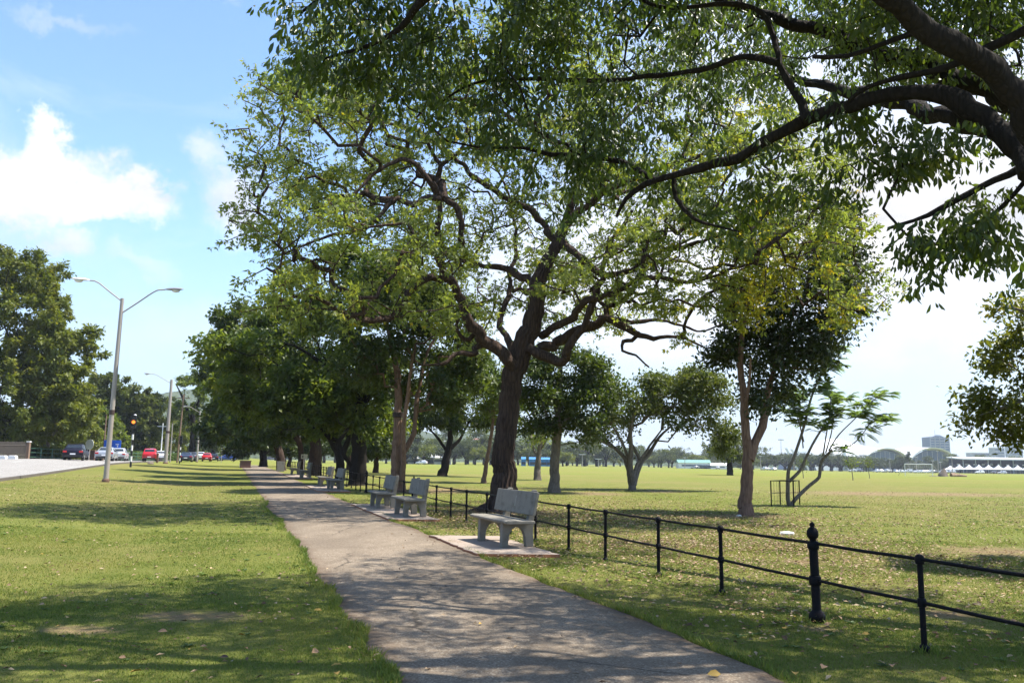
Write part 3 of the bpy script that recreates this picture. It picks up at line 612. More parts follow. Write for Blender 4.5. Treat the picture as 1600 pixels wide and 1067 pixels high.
for i, (u, Y, v, ru, rv) in enumerate(((452, 104, 694, 30, 20), (500, 92, 690, 30, 22), (545, 84, 688, 26, 24), (588, 72, 690, 30, 24))):
    gtree('low_tree', ['low dark tree behind the concrete bin beyond the fence', 'low dark tree behind the fourth pair of benches', 'low dark tree between the third benches and far field', 'small low forked tree behind the posts left of the twin stems'][i], u, Y, [([(u, 724), (u+1, 712), (u-4, 700)], .22, .1), ([(u+1, 714), (u+9, 700), (u+14, 692)], .13, .06)],
          [(u, v, ru, rv, 2.4), (u-ru*.5, v+rv*.5, ru*.6, rv*.45, 1.8), (u+ru*.55, v+rv*.4, ru*.6, rv*.45, 1.8)], 160, 6500, .32, (M['bark'], M['lf_shade']), 140+i, T, cg=.14, **{**D, 'clump': 55})
gtree('forked_tree', 'dark tree with a slim trunk forking low, left of the thick furrowed trunk', 692, 66, [([(694, 735), (698, 715), (701, 700), (703, 680), (704, 655), (704, 630)], .34, .12), ([(698, 705), (690, 692), (678, 678), (666, 664)], .14, .05), ([(702, 703), (715, 690), (726, 672), (735, 655)], .16, .06)],
      [(700, 615, 62, 48, 3), (650, 630, 50, 40, 2.5), (750, 620, 50, 50, 2.5), (705, 570, 60, 40, 3), (720, 655, 55, 15, 2.4), (660, 655, 45, 14, 2.4), (760, 650, 40, 18, 2.2)], 440, 19000, .34, (M['bark_dark'], M['lf_shade']), 27, F_, cg=.13, **D)
gtree('slim_tree', 'thin leaning dark trunk just left of the thick furrowed trunk', 756, 50, [([(757, 748), (760, 725), (764, 700), (768, 675), (771, 650), (774, 620)], .14, .07)],
      [(772, 610, 45, 40, 2), (745, 590, 40, 30, 2), (795, 640, 30, 25, 1.5)], 170, 5000, .26, (M['bark_red'], M['lf_row']), 28, F_, **D)
gtree('pale_tree', 'small pale stemmed tree with a forked sparse crown in front of blue booths', 840, 60, [([(840, 738), (841, 718), (843, 700), (848, 680), (852, 662)], .24, .08), ([(841, 715), (834, 700), (830, 685), (832, 670)], .1, .04), ([(843, 705), (852, 692), (858, 676)], .09, .04)],
      [(842, 672, 32, 22, 1.6), (855, 650, 26, 18, 1.5)], 120, 1500, .22, (M['bark_grey'], M['lf_main']), 29, F_, **{**D, 'clump': 25})
gtree('straight_tree', 'tree with a straight grey trunk just right of the thick furrowed trunk', 866, 38.5, [([(866, 755), (867, 730), (869, 700), (871, 670), (872, 640), (874, 600), (876, 570)], .24, .12), ([(872, 640), (890, 620), (910, 600)], .1, .04)],
      [(880, 620, 55, 45, 1.7), (840, 640, 40, 40, 1.5), (915, 640, 45, 40, 1.6), (880, 575, 60, 35, 2), (935, 600, 35, 40, 1.4), (848, 672, 26, 18, 1), (908, 676, 24, 16, 1), (890, 655, 40, 20, 1.2), (950, 605, 34, 34, 1.3), (820, 590, 45, 35, 1.6)], 420, 17000, .21, (M['bark_grey'], M['lf_shade']), 30, F_, cg=.12, **{**D, 'clump': 85})
gtree('multi_stem_tree', 'broad field tree with several stems splaying from its base', 987, 43, [([(986, 750), (984, 740), (980, 725), (972, 710), (955, 695), (935, 675)], .17, .05), ([(988, 760), (987, 735), (986, 710), (986, 680), (990, 645)], .17, .06), ([(990, 757), (995, 737), (1006, 720), (1020, 700), (1032, 682), (1050, 665)], .17, .05), ([(989, 745), (995, 725), (1010, 705), (1022, 688), (1035, 670)], .1, .04), ([(984, 730), (976, 700), (965, 678), (950, 650)], .1, .04), ([(960, 700), (935, 685), (915, 660)], .07, .03)],
      [(985, 620, 65, 42, 2.3), (920, 625, 44, 45, 2), (1050, 630, 55, 48, 2.2), (1095, 630, 48, 48, 2.1), (965, 670, 40, 22, 1.7), (1105, 670, 35, 22, 1.5), (1070, 600, 60, 22, 2), (1130, 690, 25, 18, 1)], 560, 21000, .21, (M['bark_grey'], M['lf_umb']), 31, F_, shell=.5, cg=.12, **{**D, 'clump': 120})
gtree('round_tree', 'small round field tree seen far behind the broad multi stemmed tree', 1140, 120, [([(1140, 726), (1140, 719), (1136, 710)], .4, .2), ([(1140, 720), (1150, 710)], .25, .1)],
      [(1135, 700, 36, 18, 3.5), (1150, 712, 26, 10, 3)], 150, 4500, .42, (M['bark_dark'], M['lf_umb']), 32, F_, shell=.55, **{**D, 'clump': 50})
gtree('dense_tree', 'tall field tree with a pale forked trunk and very dark dense crown', 1163, 24.5, [([(1163, 790), (1165, 760), (1168, 730), (1167, 700), (1164, 665), (1163, 620), (1158, 580), (1160, 520), (1175, 450)], .185, .06), ([(1170, 718), (1180, 690), (1190, 665), (1198, 635), (1204, 600), (1225, 540), (1250, 460)], .15, .05), ([(1163, 640), (1170, 600), (1172, 560)], .07, .03)],
      [(1165, 570, 45, 50, 1.1, .6), (1215, 590, 55, 45, 1.1, .6), (1180, 500, 70, 55, 1.3, 1), (1250, 520, 60, 60, 1.2, 1), (1298, 480, 52, 75, 1.2, 1), (1240, 400, 70, 70, 1.3, 1), (1308, 370, 42, 65, 1.1, .2), (1318, 430, 30, 50, .8, -.6), (1180, 430, 60, 50, 1.2, 1), (1205, 630, 50, 20, .8), (1290, 545, 35, 30, .8)], 620, 21000, .18, (M['bark_red'], M['lf_dark']), 33, F_, shell=.5, cg=.13, **{**D, 'clump': 120})
# the tree whose foliage enters at the right edge
bx = np.array([10.2, 13.0, gz(10.2, 13)])
gtree('edge_tree', 'bronze green tree reaching in from the right edge of the field', 0, 13, [([(1812, 700), (1805, 600), (1790, 520)], .3, .2), ([(1800, 620), (1740, 600), (1650, 610), (1560, 640)], .1, .02), ([(1795, 540), (1720, 520), (1640, 500), (1580, 480)], .1, .02), ([(1790, 520), (1800, 420), (1790, 330)], .18, .08)],
      [(1580, 480, 45, 50, .7), (1610, 560, 75, 50, 1.0), (1570, 620, 75, 40, .9), (1620, 660, 70, 32, .8), (1640, 470, 60, 60, 1.0), (1760, 480, 130, 140, 1.9), (1850, 560, 130, 120, 2.0), (1530, 655, 25, 12, .3)], 700, 22000, .105, (M['bark_grey'], M['lf_right']), 34, F_, base=bx, shell=.4, **{**D, 'rtip': .006, 'sub': .3, 'clump': 150, 'lspread': .12})

# young feathery tree with its iron guard
def fronds(P, A, rng, Lf=.46, np_=12):
    n = len(P); A = unit(A*.9+np.array([0, 0, .12])); side = unit(np.cross(A, np.array([0, 0, 1.])+rng.normal(0, .2, (n, 3)))); nn = np.cross(side, A)
    t = np.linspace(.15, 1, np_); Ln = Lf*rng.uniform(.7, 1.15, n)
    B, Dd, Nn, L, rn = [], [], [], [], []
    tn = rng.random(n)
    for q in t:
        base_ = P+A*(Ln*q)[:, None]-np.array([0, 0, 1.])*(Ln*q*q*.38)[:, None]
        for s in (-1, 1):
            B.append(base_); Dd.append(side*s+A*.55-np.array([0, 0, .28])); Nn.append(nn+rng.normal(0, .15, (n, 3))); L.append(Ln*.30*(1.15-abs(q-.45))); rn.append(tn)
    B = np.concatenate(B); L = np.concatenate(L)
    return leaf_mesh(B, np.concatenate(Dd), np.concatenate(Nn), L, L*.40, np.concatenate(rn)*.8+.1)
Y = 30; yb = foot(1237, Y); yr = empty('young_feathery_tree', yb); tag(yr, 'young thin tree with feathery leaves inside a black iron guard', 'tree', F_)
tw = MB(); tips = []
YL = [([(1235, 795), (1231, 780), (1231, 760), (1232, 735), (1240, 715), (1255, 670), (1268, 620), (1285, 580), (1305, 540), (1312, 515)], .085, .018), ([(1233, 752), (1250, 735), (1258, 718), (1272, 690), (1285, 670), (1300, 655), (1320, 640)], .065, .02),
      ([(1236, 795), (1239, 784), (1252, 770), (1265, 758), (1280, 745), (1281, 730), (1285, 718), (1300, 703)], .075, .05), ([(1286, 712), (1290, 685), (1296, 650), (1298, 620)], .03, .012), ([(1290, 708), (1300, 670), (1300, 630), (1290, 600)], .025, .01),
      ([(1295, 704), (1310, 680), (1335, 655), (1365, 625), (1385, 615)], .028, .01), ([(1303, 699), (1330, 695), (1350, 675), (1365, 655), (1385, 660)], .022, .01), ([(1255, 700), (1252, 675), (1245, 650), (1235, 630)], .025, .01), ([(1256, 690), (1250, 660), (1250, 620)], .022, .01), ([(1305, 540), (1300, 560), (1290, 575)], .02, .01)]
for pts, a, b in YL:
    P, Rr = smooth_line(pxl(pts, Y, Y+random.uniform(-.6, .6)), lin(a, b, len(pts)), .12); tw.tube(P-yb, Rr, 7)
    if b < .03:
        for q in (.5, .62, .74, .86, .999):
            if q > .55 or a < .04: tips.append((P[int(len(P)*q)]-yb, unit(P[-1]-P[-3])))
wood = np.array(tw.v)
for u, v, dy in ((1240, 612, .3), (1262, 642, -.4), (1246, 660, .2), (1290, 602, .4), (1302, 640, -.3), (1275, 612, 0), (1320, 622, .3), (1342, 650, -.2), (1366, 616, .2), (1388, 652, -.2), (1302, 572, .2), (1310, 545, 0), (1318, 700, -.3), (1350, 632, .4), (1272, 662, .5), (1232, 640, -.3)):
    e = at(u, v, Y+dy)-yb; j = np.argmin(np.linalg.norm(wood-e, axis=1)+np.maximum(0, wood[:, 2]-e[2])*2); a_ = wood[j]; tw.tube(smooth_line([a_, (a_+e)/2+Z(0, 0, -.05), e], [.012, .01, .006], .12)[0], .009, 5); tips += [(e, unit(e-a_)*.5)]*2
part('trunk', tw, M['bark_grey'], yr, True)
rg = np.random.default_rng(4); FP, FA = [], []
for p, a in tips:
    for _ in range(9):
        an = rg.uniform(0, 6.28); FP.append(p+rg.normal(0, .06, 3)); FA.append(np.array([math.cos(an), math.sin(an)*.8, rg.uniform(-.25, .55)])+a*.35)
V, fl, at_ = fronds(np.array(FP), np.array(FA), rg); cr_ = link('crown', npmesh('crown', V, fl, [M['lf_feather']], at_), yr)
gd = empty('tree_guard', foot(1220, Y)); tag(gd, 'black square iron tree guard round the young feathery tree', 'tree guard')
gp = [foot(u, Y+dy)-np.array(gd.location) for u, dy in ((1203, -.3), (1217, .5), (1247, .7), (1238, -.5))]
for p in gp: b = MB(); b.box(p+Z(0, 0, .44), (.035, .035, .9)); part('post', b, M['iron'], gd)
b = MB()
for z in (.88, .45):
    for i in range(4): b.tube([gp[i]+Z(0, 0, z), gp[(i+1) % 4]+Z(0, 0, z)], .014 if z > .5 else .006, 5)
for i in range(4):
    for t in (.33, .66): q = gp[i]*(1-t)+gp[(i+1) % 4]*t; b.tube([q, q+Z(0, 0, .87)], .004, 4)
part('rail', b, M['iron'], gd)
for i, (u, Y) in enumerate(((1331, 88), (1357, 110), (1254, 100))):
    q = ((u, 733), (u+1, 724)); gtree('sapling', ['thin sapling on the open field, middle one of three', 'thin sapling on the open field farthest right of three', 'short sapling on the field behind the young feathery tree'][i], u, Y, [(list(q), .04, .02)], [(u, 722+i, 7, 9, .45)], 25, 190, .24, (M['bark_grey'], M['lf_row']), 40+i, 'saplings on the field', **{**D, 'clump': 0})

# ---- across the road
R_ = 'trees beyond the road'
for i, (u, Y, v, ru, rv, k) in enumerate(((-45, 96, 660, 60, 45, 0), (15, 99, 672, 42, 34, 0), (62, 104, 668, 40, 34, 1), (112, 112, 655, 36, 44, 2), (150, 120, 668, 34, 36, 1), (196, 150, 668, 34, 34, 0), (228, 160, 650, 30, 50, 0), (262, 170, 662, 28, 40, 2), (318, 215, 672, 26, 34, 1))):
    gtree('bushy_tree', ['dark bushy tree behind the left end of the plank fence', 'dark bushy tree right behind the plank fence and white blocks', 'bushy tree behind the green railing and orange panel', 'tall bushy tree above the dark hatchback roof', 'bushy tree above the silver sedan', 'dark bushy tree behind the striped signal pole', 'tall dark tree over the bright red hatchback', 'bushy tree behind the wooden pole with the crossarm', 'bushy tree behind the small distant red car'][i], u, Y, [([(u, v+rv*.8), (u+1, v+rv*.2)], .25, .12)],
          [(u, v, ru, rv, 3), (u+ru*.5, v+rv*.55, ru*.7, rv*.45, 2.5), (u-ru*.5, v+rv*.6, ru*.7, rv*.4, 2.5)], 170, 8500, .52, (M['bark_dark'], (M['lf_dark'], M['lf_row'], M['lf_olive'])[k]), 160+i, R_, shell=.7, **{**D, 'clump': 50, 'sub': 2, 'rtip': .03})
gtree('giant_tree', 'huge olive green tree overhanging the plank fence beyond the road', -30, 90, [([(-30, 690), (-30, 640), (-20, 560)], .9, .5), ([(-28, 640), (20, 590), (60, 540)], .4, .15), ([(-25, 620), (-70, 560), (-110, 500)], .4, .15)],
      [(10, 470, 85, 78, 5.5), (70, 560, 62, 70, 4.5), (20, 600, 85, 70, 5), (85, 625, 42, 50, 3.5), (50, 500, 55, 60, 4), (25, 420, 45, 32, 4), (95, 555, 38, 40, 3), (30, 655, 75, 22, 3), (108, 650, 28, 24, 2)], 1000, 72000, .48, (M['bark_dark'], M['lf_olive']), 50, R_, shell=.72, cg=.3, **{**D, 'clump': 330, 'sub': 1.2, 'rtip': .02})
gtree('flat_crowned_tree', 'wide flat crowned tree behind the double armed lamp post', 165, 150, [([(165, 695), (168, 670), (172, 650)], .7, .45), ([(170, 660), (150, 630), (135, 615)], .4, .15), ([(171, 655), (195, 628), (215, 620)], .4, .15)],
      [(180, 605, 42, 16, 6), (150, 625, 32, 26, 6), (205, 625, 36, 26, 6), (180, 640, 55, 30, 6), (225, 655, 24, 30, 5), (150, 660, 30, 25, 5)], 420, 24000, .66, (M['bark_dark'], M['lf_umb']), 51, R_, shell=.7, **{**D, 'clump': 110, 'sub': 2, 'rtip': .03})
gtree('roadside_tree', 'yellowish leafy tree standing right behind the dark hatchback', 82, 95, [([(75, 700), (77, 680), (82, 662)], .22, .1), ([(76, 690), (92, 668), (100, 655)], .12, .05)],
      [(85, 655, 28, 26, 2.4), (110, 672, 26, 20, 2), (65, 672, 24, 20, 2), (120, 640, 16, 22, 1.6)], 200, 7000, .36, (M['bark_grey'], M['lf_olive']), 52, R_, shell=.6, **{**D, 'clump': 60, 'sub': 1})
gtree('loose_tree', 'loose yellow green tree rising behind the second lamp post', 300, 150, [([(300, 705), (302, 670), (300, 630)], .6, .3), ([(301, 660), (285, 620), (275, 600)], .3, .1), ([(300, 650), (318, 610), (325, 590)], .3, .1)],
      [(290, 600, 26, 16, 4), (315, 595, 26, 22, 4), (325, 640, 26, 40, 4), (285, 650, 18, 26, 3.5), (345, 670, 22, 30, 3.5)], 300, 9000, .55, (M['bark_dark'], M['lf_row']), 53, R_, shell=.6, **{**D, 'clump': 80, 'sub': 2, 'rtip': .03})
gtree('open_branched_tree', 'open branched dark tree above the far red cars', 330, 200, [([(333, 712), (333, 690), (332, 670)], .6, .3), ([(333, 690), (320, 675), (312, 668)], .3, .1), ([(333, 685), (345, 672)], .3, .1)],
      [(325, 660, 30, 16, 5), (345, 690, 18, 20, 4), (305, 680, 20, 22, 4)], 220, 6000, .7, (M['bark_dark'], M['lf_umb']), 54, R_, shell=.6, **{**D, 'clump': 60, 'sub': 2.5, 'rtip': .04})
for i, (u, Y, v, ru, rv) in enumerate(((215, 165, 690, 30, 18), (245, 190, 670, 26, 36), (275, 210, 680, 24, 30), (140, 125, 682, 26, 16), (170, 140, 680, 24, 18), (300, 240, 690, 26, 20), (262, 260, 640, 28, 20), (120, 170, 640, 30, 40))):
    gtree('roadside_tree', ['bushy tree above the hedge by the striped signal pole', 'tall dark tree left of the second lamp post', 'tall dark tree between the second lamp post and wooden pole', 'light bushy tree behind the grey round sign', 'bushy tree behind the blue road sign', 'low bushy tree behind the far red car', 'hazy tree on the rise below the hill', 'dark tree deep behind the dark hatchback'][i], u, Y, [([(u, v+rv*.6), (u+1, v+rv*.2)], .3, .15)],
          [(u, v, ru, rv, 3.5), (u+ru*.6, v+rv*.4, ru*.6, rv*.6, 3)], 130, 5000, .55, (M['bark_dark'], (M['lf_umb'], M['lf_row'], M['lf_olive'])[i % 3]), 60+i, R_, shell=.7, **{**D, 'clump': 40, 'sub': 2, 'rtip': .03})
# ------------------------------------------------------------------ iron fence
FL = 5.84
fy = [7.14, 8.42, 10.02, 11.45, 13.02, 14.45]
st = 1.52
y = fy[-1]; fy = [fy[0]-4.3, fy[0]-2.8, fy[0]-1.35]+fy; fin = [4]
while y < 92:
    y += st; fy.append(y)
i = 4
while i+6 < len(fy): i += 6; fin.append(i)
f0 = lpt(FL, fy[0]); fence = empty('iron_fence', f0); tag(fence, 'black iron post and rail fence running along the right of the path', 'fence')
POST = MB().lathe([(.036, 0), (.04, .012), (.04, .03), (.048, .045), (.05, .06), (.043, .075), (.027, .09), (.026, .40), (.036, .405), (.041, .425), (.041, .455), (.036, .475), (.026, .48), (.026, .765), (.038, .77), (.042, .79), (.042, .825), (.036, .84), (.02, .85)], n=12).mesh('post', M['iron'], True)
FIN = MB().lathe([(.062, 0), (.075, .015), (.078, .04), (.086, .06), (.088, .085), (.075, .115), (.05, .135), (.047, .15), (.047, .385), (.06, .39), (.066, .41), (.066, .46), (.06, .48), (.047, .485), (.047, .745), (.058, .75), (.064, .77), (.064, .81), (.056, .83), (.034, .835)], n=16).mesh('finial_post', M['iron'], True)
KNOB = MB().lathe([(.034, .83), (.036, .85), (.056, .87), (.064, .9), (.06, .935), (.045, .96), (.026, .972), (.022, .985), (.03, .992), (.028, 1.01), (.004, 1.03)], n=16).mesh('finial', M['iron'], True)
P_ = [lpt(FL, yy)+np.array([R.normal(0, .012), R.normal(0, .012), -.02]) for yy in fy]
tilt = [(R.normal(0, .008), R.normal(0, .008)) for _ in fy]
for i, p in enumerate(P_):
    o = link('finial_post' if i in fin else 'post', FIN if i in fin else POST, fence); o.location = tuple(p-f0); o.rotation_euler = (*tilt[i], 0); o.scale = (.9, .9, .955)
    if i in fin: link('finial', KNOB, o)
for z in (.775, .42):
    b = MB()
    for i in range(len(P_)-1): b.tube([P_[i]+Z(0, 0, z), (P_[i]+P_[i+1])/2+Z(0, 0, z-.006), P_[i+1]+Z(0, 0, z)], .0155, 8, cap=False)
    b.v = [tuple(np.array(v)-f0) for v in b.v]; link('rail', b.mesh('rail', M['iron'], True), fence)

# ------------------------------------------------------------------ benches on their slabs
PA = math.atan2(1, -SK)                                  # heading of the path
def arc(cx, cy, r, a0, a1, n): return [(cx+r*math.cos(rad(a0+(a1-a0)*i/n)), cy+r*math.sin(rad(a0+(a1-a0)*i/n))) for i in range(n+1)]
def make_bench(label):
    """local x along the bench, y from its front (0) to its back"""
    t = empty('park_bench'); tag(t, label, 'bench', 'concrete benches along the path')
    # side panel: front leg, arch, rear leg that leans on up as the back post
    prof = [(0, 0), (.125, 0)]+[(.285-.155*math.cos(a), .10+.235*math.sin(a)) for a in np.linspace(0, math.pi, 11)]+[(.455, 0), (.60, 0), (.585, .25), (.60, .45), (.665, .90), (.66, .96), (.60, .96), (.575, .93), (.50, .50), (.47, .405), (.015, .405)]
    for x in (-.57, .57):
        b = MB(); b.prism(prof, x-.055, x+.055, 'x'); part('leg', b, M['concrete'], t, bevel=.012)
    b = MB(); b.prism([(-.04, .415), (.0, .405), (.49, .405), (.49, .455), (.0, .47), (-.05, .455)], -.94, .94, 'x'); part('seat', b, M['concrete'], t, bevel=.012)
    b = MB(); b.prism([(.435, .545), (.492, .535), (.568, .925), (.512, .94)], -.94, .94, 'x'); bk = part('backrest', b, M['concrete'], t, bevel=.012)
    b = MB(); n = .002; c = .5                            # pale worn streak on the backrest, following its slope
    def bp(x, q): return (x, .435+(.512-.435)*q-.003, .545+(.94-.545)*q)
    pts = [(.05, .30), (.09, .32), (.085, .62), (.10, .72), (.075, .78), (.04, .70), (.055, .5)]
    b.add([bp(x, q) for x, q in pts]+[(bp(x, q)[0], bp(x, q)[1]+.006, bp(x, q)[2]) for x, q in pts], [tuple(range(7)), tuple(range(13, 6, -1))]+[(i, (i+1) % 7, 7+(i+1) % 7, 7+i) for i in range(7)])
    part('pale_streak', b, M['pale'], bk)
    return t
def set_bench(o, l, y, yaw=0):
    p = lpt(l, y); o.location = (p[0], p[1], p[2]+.055); o.rotation_euler = (0, 0, PA+math.pi+rad(yaw))
bl = ['nearest grey concrete bench, standing alone on its slab', 'right concrete bench of the second pair along the path', 'left concrete bench of the second pair, white streak on its back',
      'right concrete bench of the third pair, beside the thick dark trunk', 'left concrete bench of the third pair along the path', 'right concrete bench of the fourth pair, behind the small sign', 'left concrete bench of the fourth pair, next to the concrete bin']
bpos = [(4.64, 14.95, 3), (4.44, 21.9, 0), (4.36, 25.4, -1), (4.42, 37.4, 1), (4.36, 41, 0), (4.5, 53.5, 1), (4.3, 59.5, -2)]
proto = make_bench(bl[0])
for i, (l, y, a) in enumerate(bpos):
    o = proto if i == 0 else copy_tree(proto); o['label'] = bl[i]; set_bench(o, l, y, a)
    if i != 2:
        for c_ in KIDS[o.name]:
            for d_ in KIDS.get(c_.name, ()): d_.material_slots[0].link = 'OBJECT'; d_.material_slots[0].material = M['faint']
for (l0, l1, y0, y1), lab in zip(((4.0, 5.3, 13.5, 16.5), (3.95, 5.2, 20.7, 27), (3.8, 5.2, 36, 42.4), (3.85, 5.2, 52, 61.5)),
                                 ('reddish edged concrete slab under the nearest bench', 'concrete slab under the second pair of benches', 'concrete slab under the third pair of benches', 'shaded concrete slab under the fourth pair of benches')):
    r_ = np.random.default_rng(int(y0*7)); q = lpt((l0+l1)/2, (y0+y1)/2); sl = empty('bench_slab', q); tag(sl, lab, 'slab', 'concrete slabs under the benches')
    n = 26; ring = [(l0, y0+(y1-y0)*i/n) for i in range(n)]+[(l0+(l1-l0)*i/10, y1) for i in range(10)]+[(l1, y1-(y1-y0)*i/n) for i in range(n)]+[(l1-(l1-l0)*i/10, y0) for i in range(10)]
    ring = [(a+r_.normal(0, .016), c+r_.normal(0, .016)) for a, c in ring]
    top = [lpt(a, c, .055)-q for a, c in ring]; mid = [lpt(a, c, .048)-q+unit(np.array(lpt(a, c)-q))*.012 for a, c in ring]; bot = [lpt(a, c, -.06)-q+unit(np.array(lpt(a, c)-q))*.03 for a, c in ring]
    N = len(ring); b = MB(); b.add(top+mid, [tuple(range(N))]+[(i, (i+1) % N, N+(i+1) % N, N+i) for i in range(N)]); part('top', b, M['slab'], sl)
    b = MB(); b.add(mid+bot, [(i, (i+1) % N, N+(i+1) % N, N+i) for i in range(N)]); part('edge', b, M['slab_edge'], sl)

# litter bin, sign on a post, low box at the end of the path
q = lpt(4.25, 71); t = empty('litter_bin', q, PA); tag(t, 'square concrete litter bin beyond the fourth pair of benches', 'litter bin')
b = MB()
for s in (-1, 1): b.box((s*.27, 0, .42), (.06, .6, .84)); b.box((0, s*.27, .40), (.48, .06, .80))
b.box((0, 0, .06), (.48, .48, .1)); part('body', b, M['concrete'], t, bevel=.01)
part('liner', MB().box((0, 0, .50), (.46, .46, .5)), M['black'], t)
q = foot(475, 56); t = empty('sign_post', q); tag(t, 'small pale rectangular sign on a thin post by the fourth benches', 'sign')
part('pole', MB().tube([Z(0, 0, -.1), Z(0, 0, 1.55)], .022, 8), M['galv'], t); part('sign_board', MB().box((.02, -.03, 1.36), (.42, .02, .30)), mat('sign_back_board', (.42, .40, .30), .6), t)
part('symbol', MB().box((-.07, -.043, 1.36), (.07, .004, .16)), M['black'], t)
q = foot(384, 88); t = empty('utility_box', q, PA-math.pi/2); tag(t, 'low reddish brown box with a pale end at the far end of the path', 'box')
part('body', MB().box((0, 0, .35), (1.1, .7, .7)), M['brick'], t, bevel=.02); part('lid', MB().box((0, 0, .74), (1.2, .8, .07)), M['galv_d'], t, bevel=.01); part('pale_end', MB().box((-.565, 0, .3), (.03, .6, .5)), M['white'], t)
q = foot(1225, 18.2); b = MB(); b.lathe([(.16, -.03), (.17, .03), (.14, .06), (.05, .07)], n=9); b.v = [(x*1.0+.01*math.sin(9*y), y*.62, z) for x, y, z in b.v]
o = b.obj('flat_stone', M['stone']); o.location = tuple(q); tag(o, 'flat white stone lying on the grass behind the fence', 'stone')
q = foot(1152, 24.0); b = MB(); b.lathe([(.08, -.03), (.085, .015), (.05, .045), (.02, .05)], n=8); o = b.obj('pale_stone', M['stone']); o.location = tuple(q); tag(o, 'small pale stone at the foot of the pale forked trunk', 'stone')

# ------------------------------------------------------------------ lamps, poles, signals, signs
XA = math.atan2(SK, 1)*-1                                # across the road
def lamp(name, label, u, Y, vt, arms, group='street lamps along the road', r=.105, lean=0):
    b0 = foot(u, Y); h = at(u, vt, Y)[2]-b0[2]; t = empty(name, b0, -XA*0+.1); tag(t, label, 'street lamp', group)
    L = lean
    part('pole', MB().tube([Z(0, 0, -.3), Z(L*.5, 0, h*.5), Z(L, 0, h)], [r, r*.85, r*.66], 12), M['galv'], t, True)
    part('base_plate', MB().lathe([(r*1.35, -.05), (r*1.35, .10), (r*1.1, .16), (r*.95, .17)], n=12), M['rust'], t)
    part('band', MB().lathe([(r*.93+.012, h*.36), (r*.93+.012, h*.385)], (L*.36, 0, 0), 12), M['galv_d'], t)
    for s, reach, rise, drop, hm in arms:
        z0 = h-drop; P = [Z(L, 0, z0), Z(L+s*reach*.35, 0, z0+rise*.42), Z(L+s*reach*.72, 0, z0+rise*.88), Z(L+s*reach*.86, 0, z0+rise*.985), Z(L+s*reach, 0, z0+rise)]
        a = part('arm', MB().tube(smooth_line(P, lin(.045, .028, 5), .15)[0], .034, 8), M['galv'], t, True)
        hd = MB(); e = P[-1]; n = 10; prof = [(0, .05), (.08, .10), (.25, .15), (.5, .165), (.75, .12), (.88, .03)]; vs = []
        for x, w in prof:
            for k in range(n):
                an = 2*math.pi*k/n; vs.append(e+Z(s*x*1.0, w*math.cos(an), .012+x*.05+w*.55*max(math.sin(an), -.35)))
        hd.add(vs, [(i*n+k, i*n+(k+1) % n, (i+1)*n+(k+1) % n, (i+1)*n+k) for i in range(len(prof)-1) for k in range(n)]+[tuple(range(n)), tuple(range((len(prof)-1)*n, len(prof)*n))])
        ho = part('lamp_head', hd, hm, a, True)
        le = MB(); le.lathe([(.02, -.12), (.10, -.09), (.13, -.03), (.13, -.01)], n=12); le.v = [(x*1.6+e[0]+s*.52, y+e[1], z+e[2]+.0) for x, y, z in le.v]
        le.obj('lens', M['lens'], a, True)
    return t
lamp('street_lamp', 'nearest street lamp, tall pale pole with two arms', 168, 40, 466, [(-1, 1.6, 1.0, .15, M['lamp_white']), (1, 2.0, 1.25, .75, M['lamp_grey'])], lean=.10, r=.125)
lamp('street_lamp', 'second street lamp along the kerb, one long arm towards the road', 259, 96, 593, [(-1, 2.3, 1.05, .45, M['lamp_grey'])], r=.22, lean=.05)
lamp('street_lamp', 'third street lamp along the kerb, thinner, at the edge of the dark trees', 308, 135, 642, [(-1, 2.0, 1.0, .3, M['lamp_grey'])], r=.15)
lamp('street_lamp', 'farthest small street lamp, between the wooden pole and the third lamp', 302, 230, 676, [(-1, 2.2, 1.0, .3, M['lamp_grey'])], r=.15)
def pole(name, label, u, Y, vt, m, r, lean=0, cross=False, cat='pole', group='thin poles along the road'):
    b0 = foot(u, Y); h = at(u, vt, Y)[2]-b0[2]; t = empty(name, b0); tag(t, label, cat, group)
    part('shaft', MB().tube([Z(0, 0, -.3), Z(lean/2, 0, h/2), Z(lean, 0, h)], [r, r*.85, r*.7], 8), m, t, True)
    if cross: part('crossarm', MB().box((lean, 0, h-.5), (1.7, .1, .1)), m, t)
    else: part('cap', MB().lathe([(r*.95, h-.04), (r*.95, h+.05), (r*.4, h+.1)], (lean, 0, 0), 8), M['galv_d'], t)
    return t
pole('wooden_pole', 'tall thin wooden pole right of the second street lamp', 277, 110, 616, M['wood_pole'], .13, .3, True)
pole('thin_pole', 'thin bare pole between the second street lamp and wooden pole', 266, 112, 661, M['galv'], .09)
pole('wooden_pole', 'short wooden pole left of the nearest street lamp', 161, 105, 648, M['wood_pole'], .10)
pole('white_pole', 'white pole with a bracket just left of the second street lamp', 251, 130, 661, M['white'], .10, 0, True)
pole('thin_pole', 'thin distant pole near the path end, left of the dark trees', 346, 150, 680, M['galv'], .07)
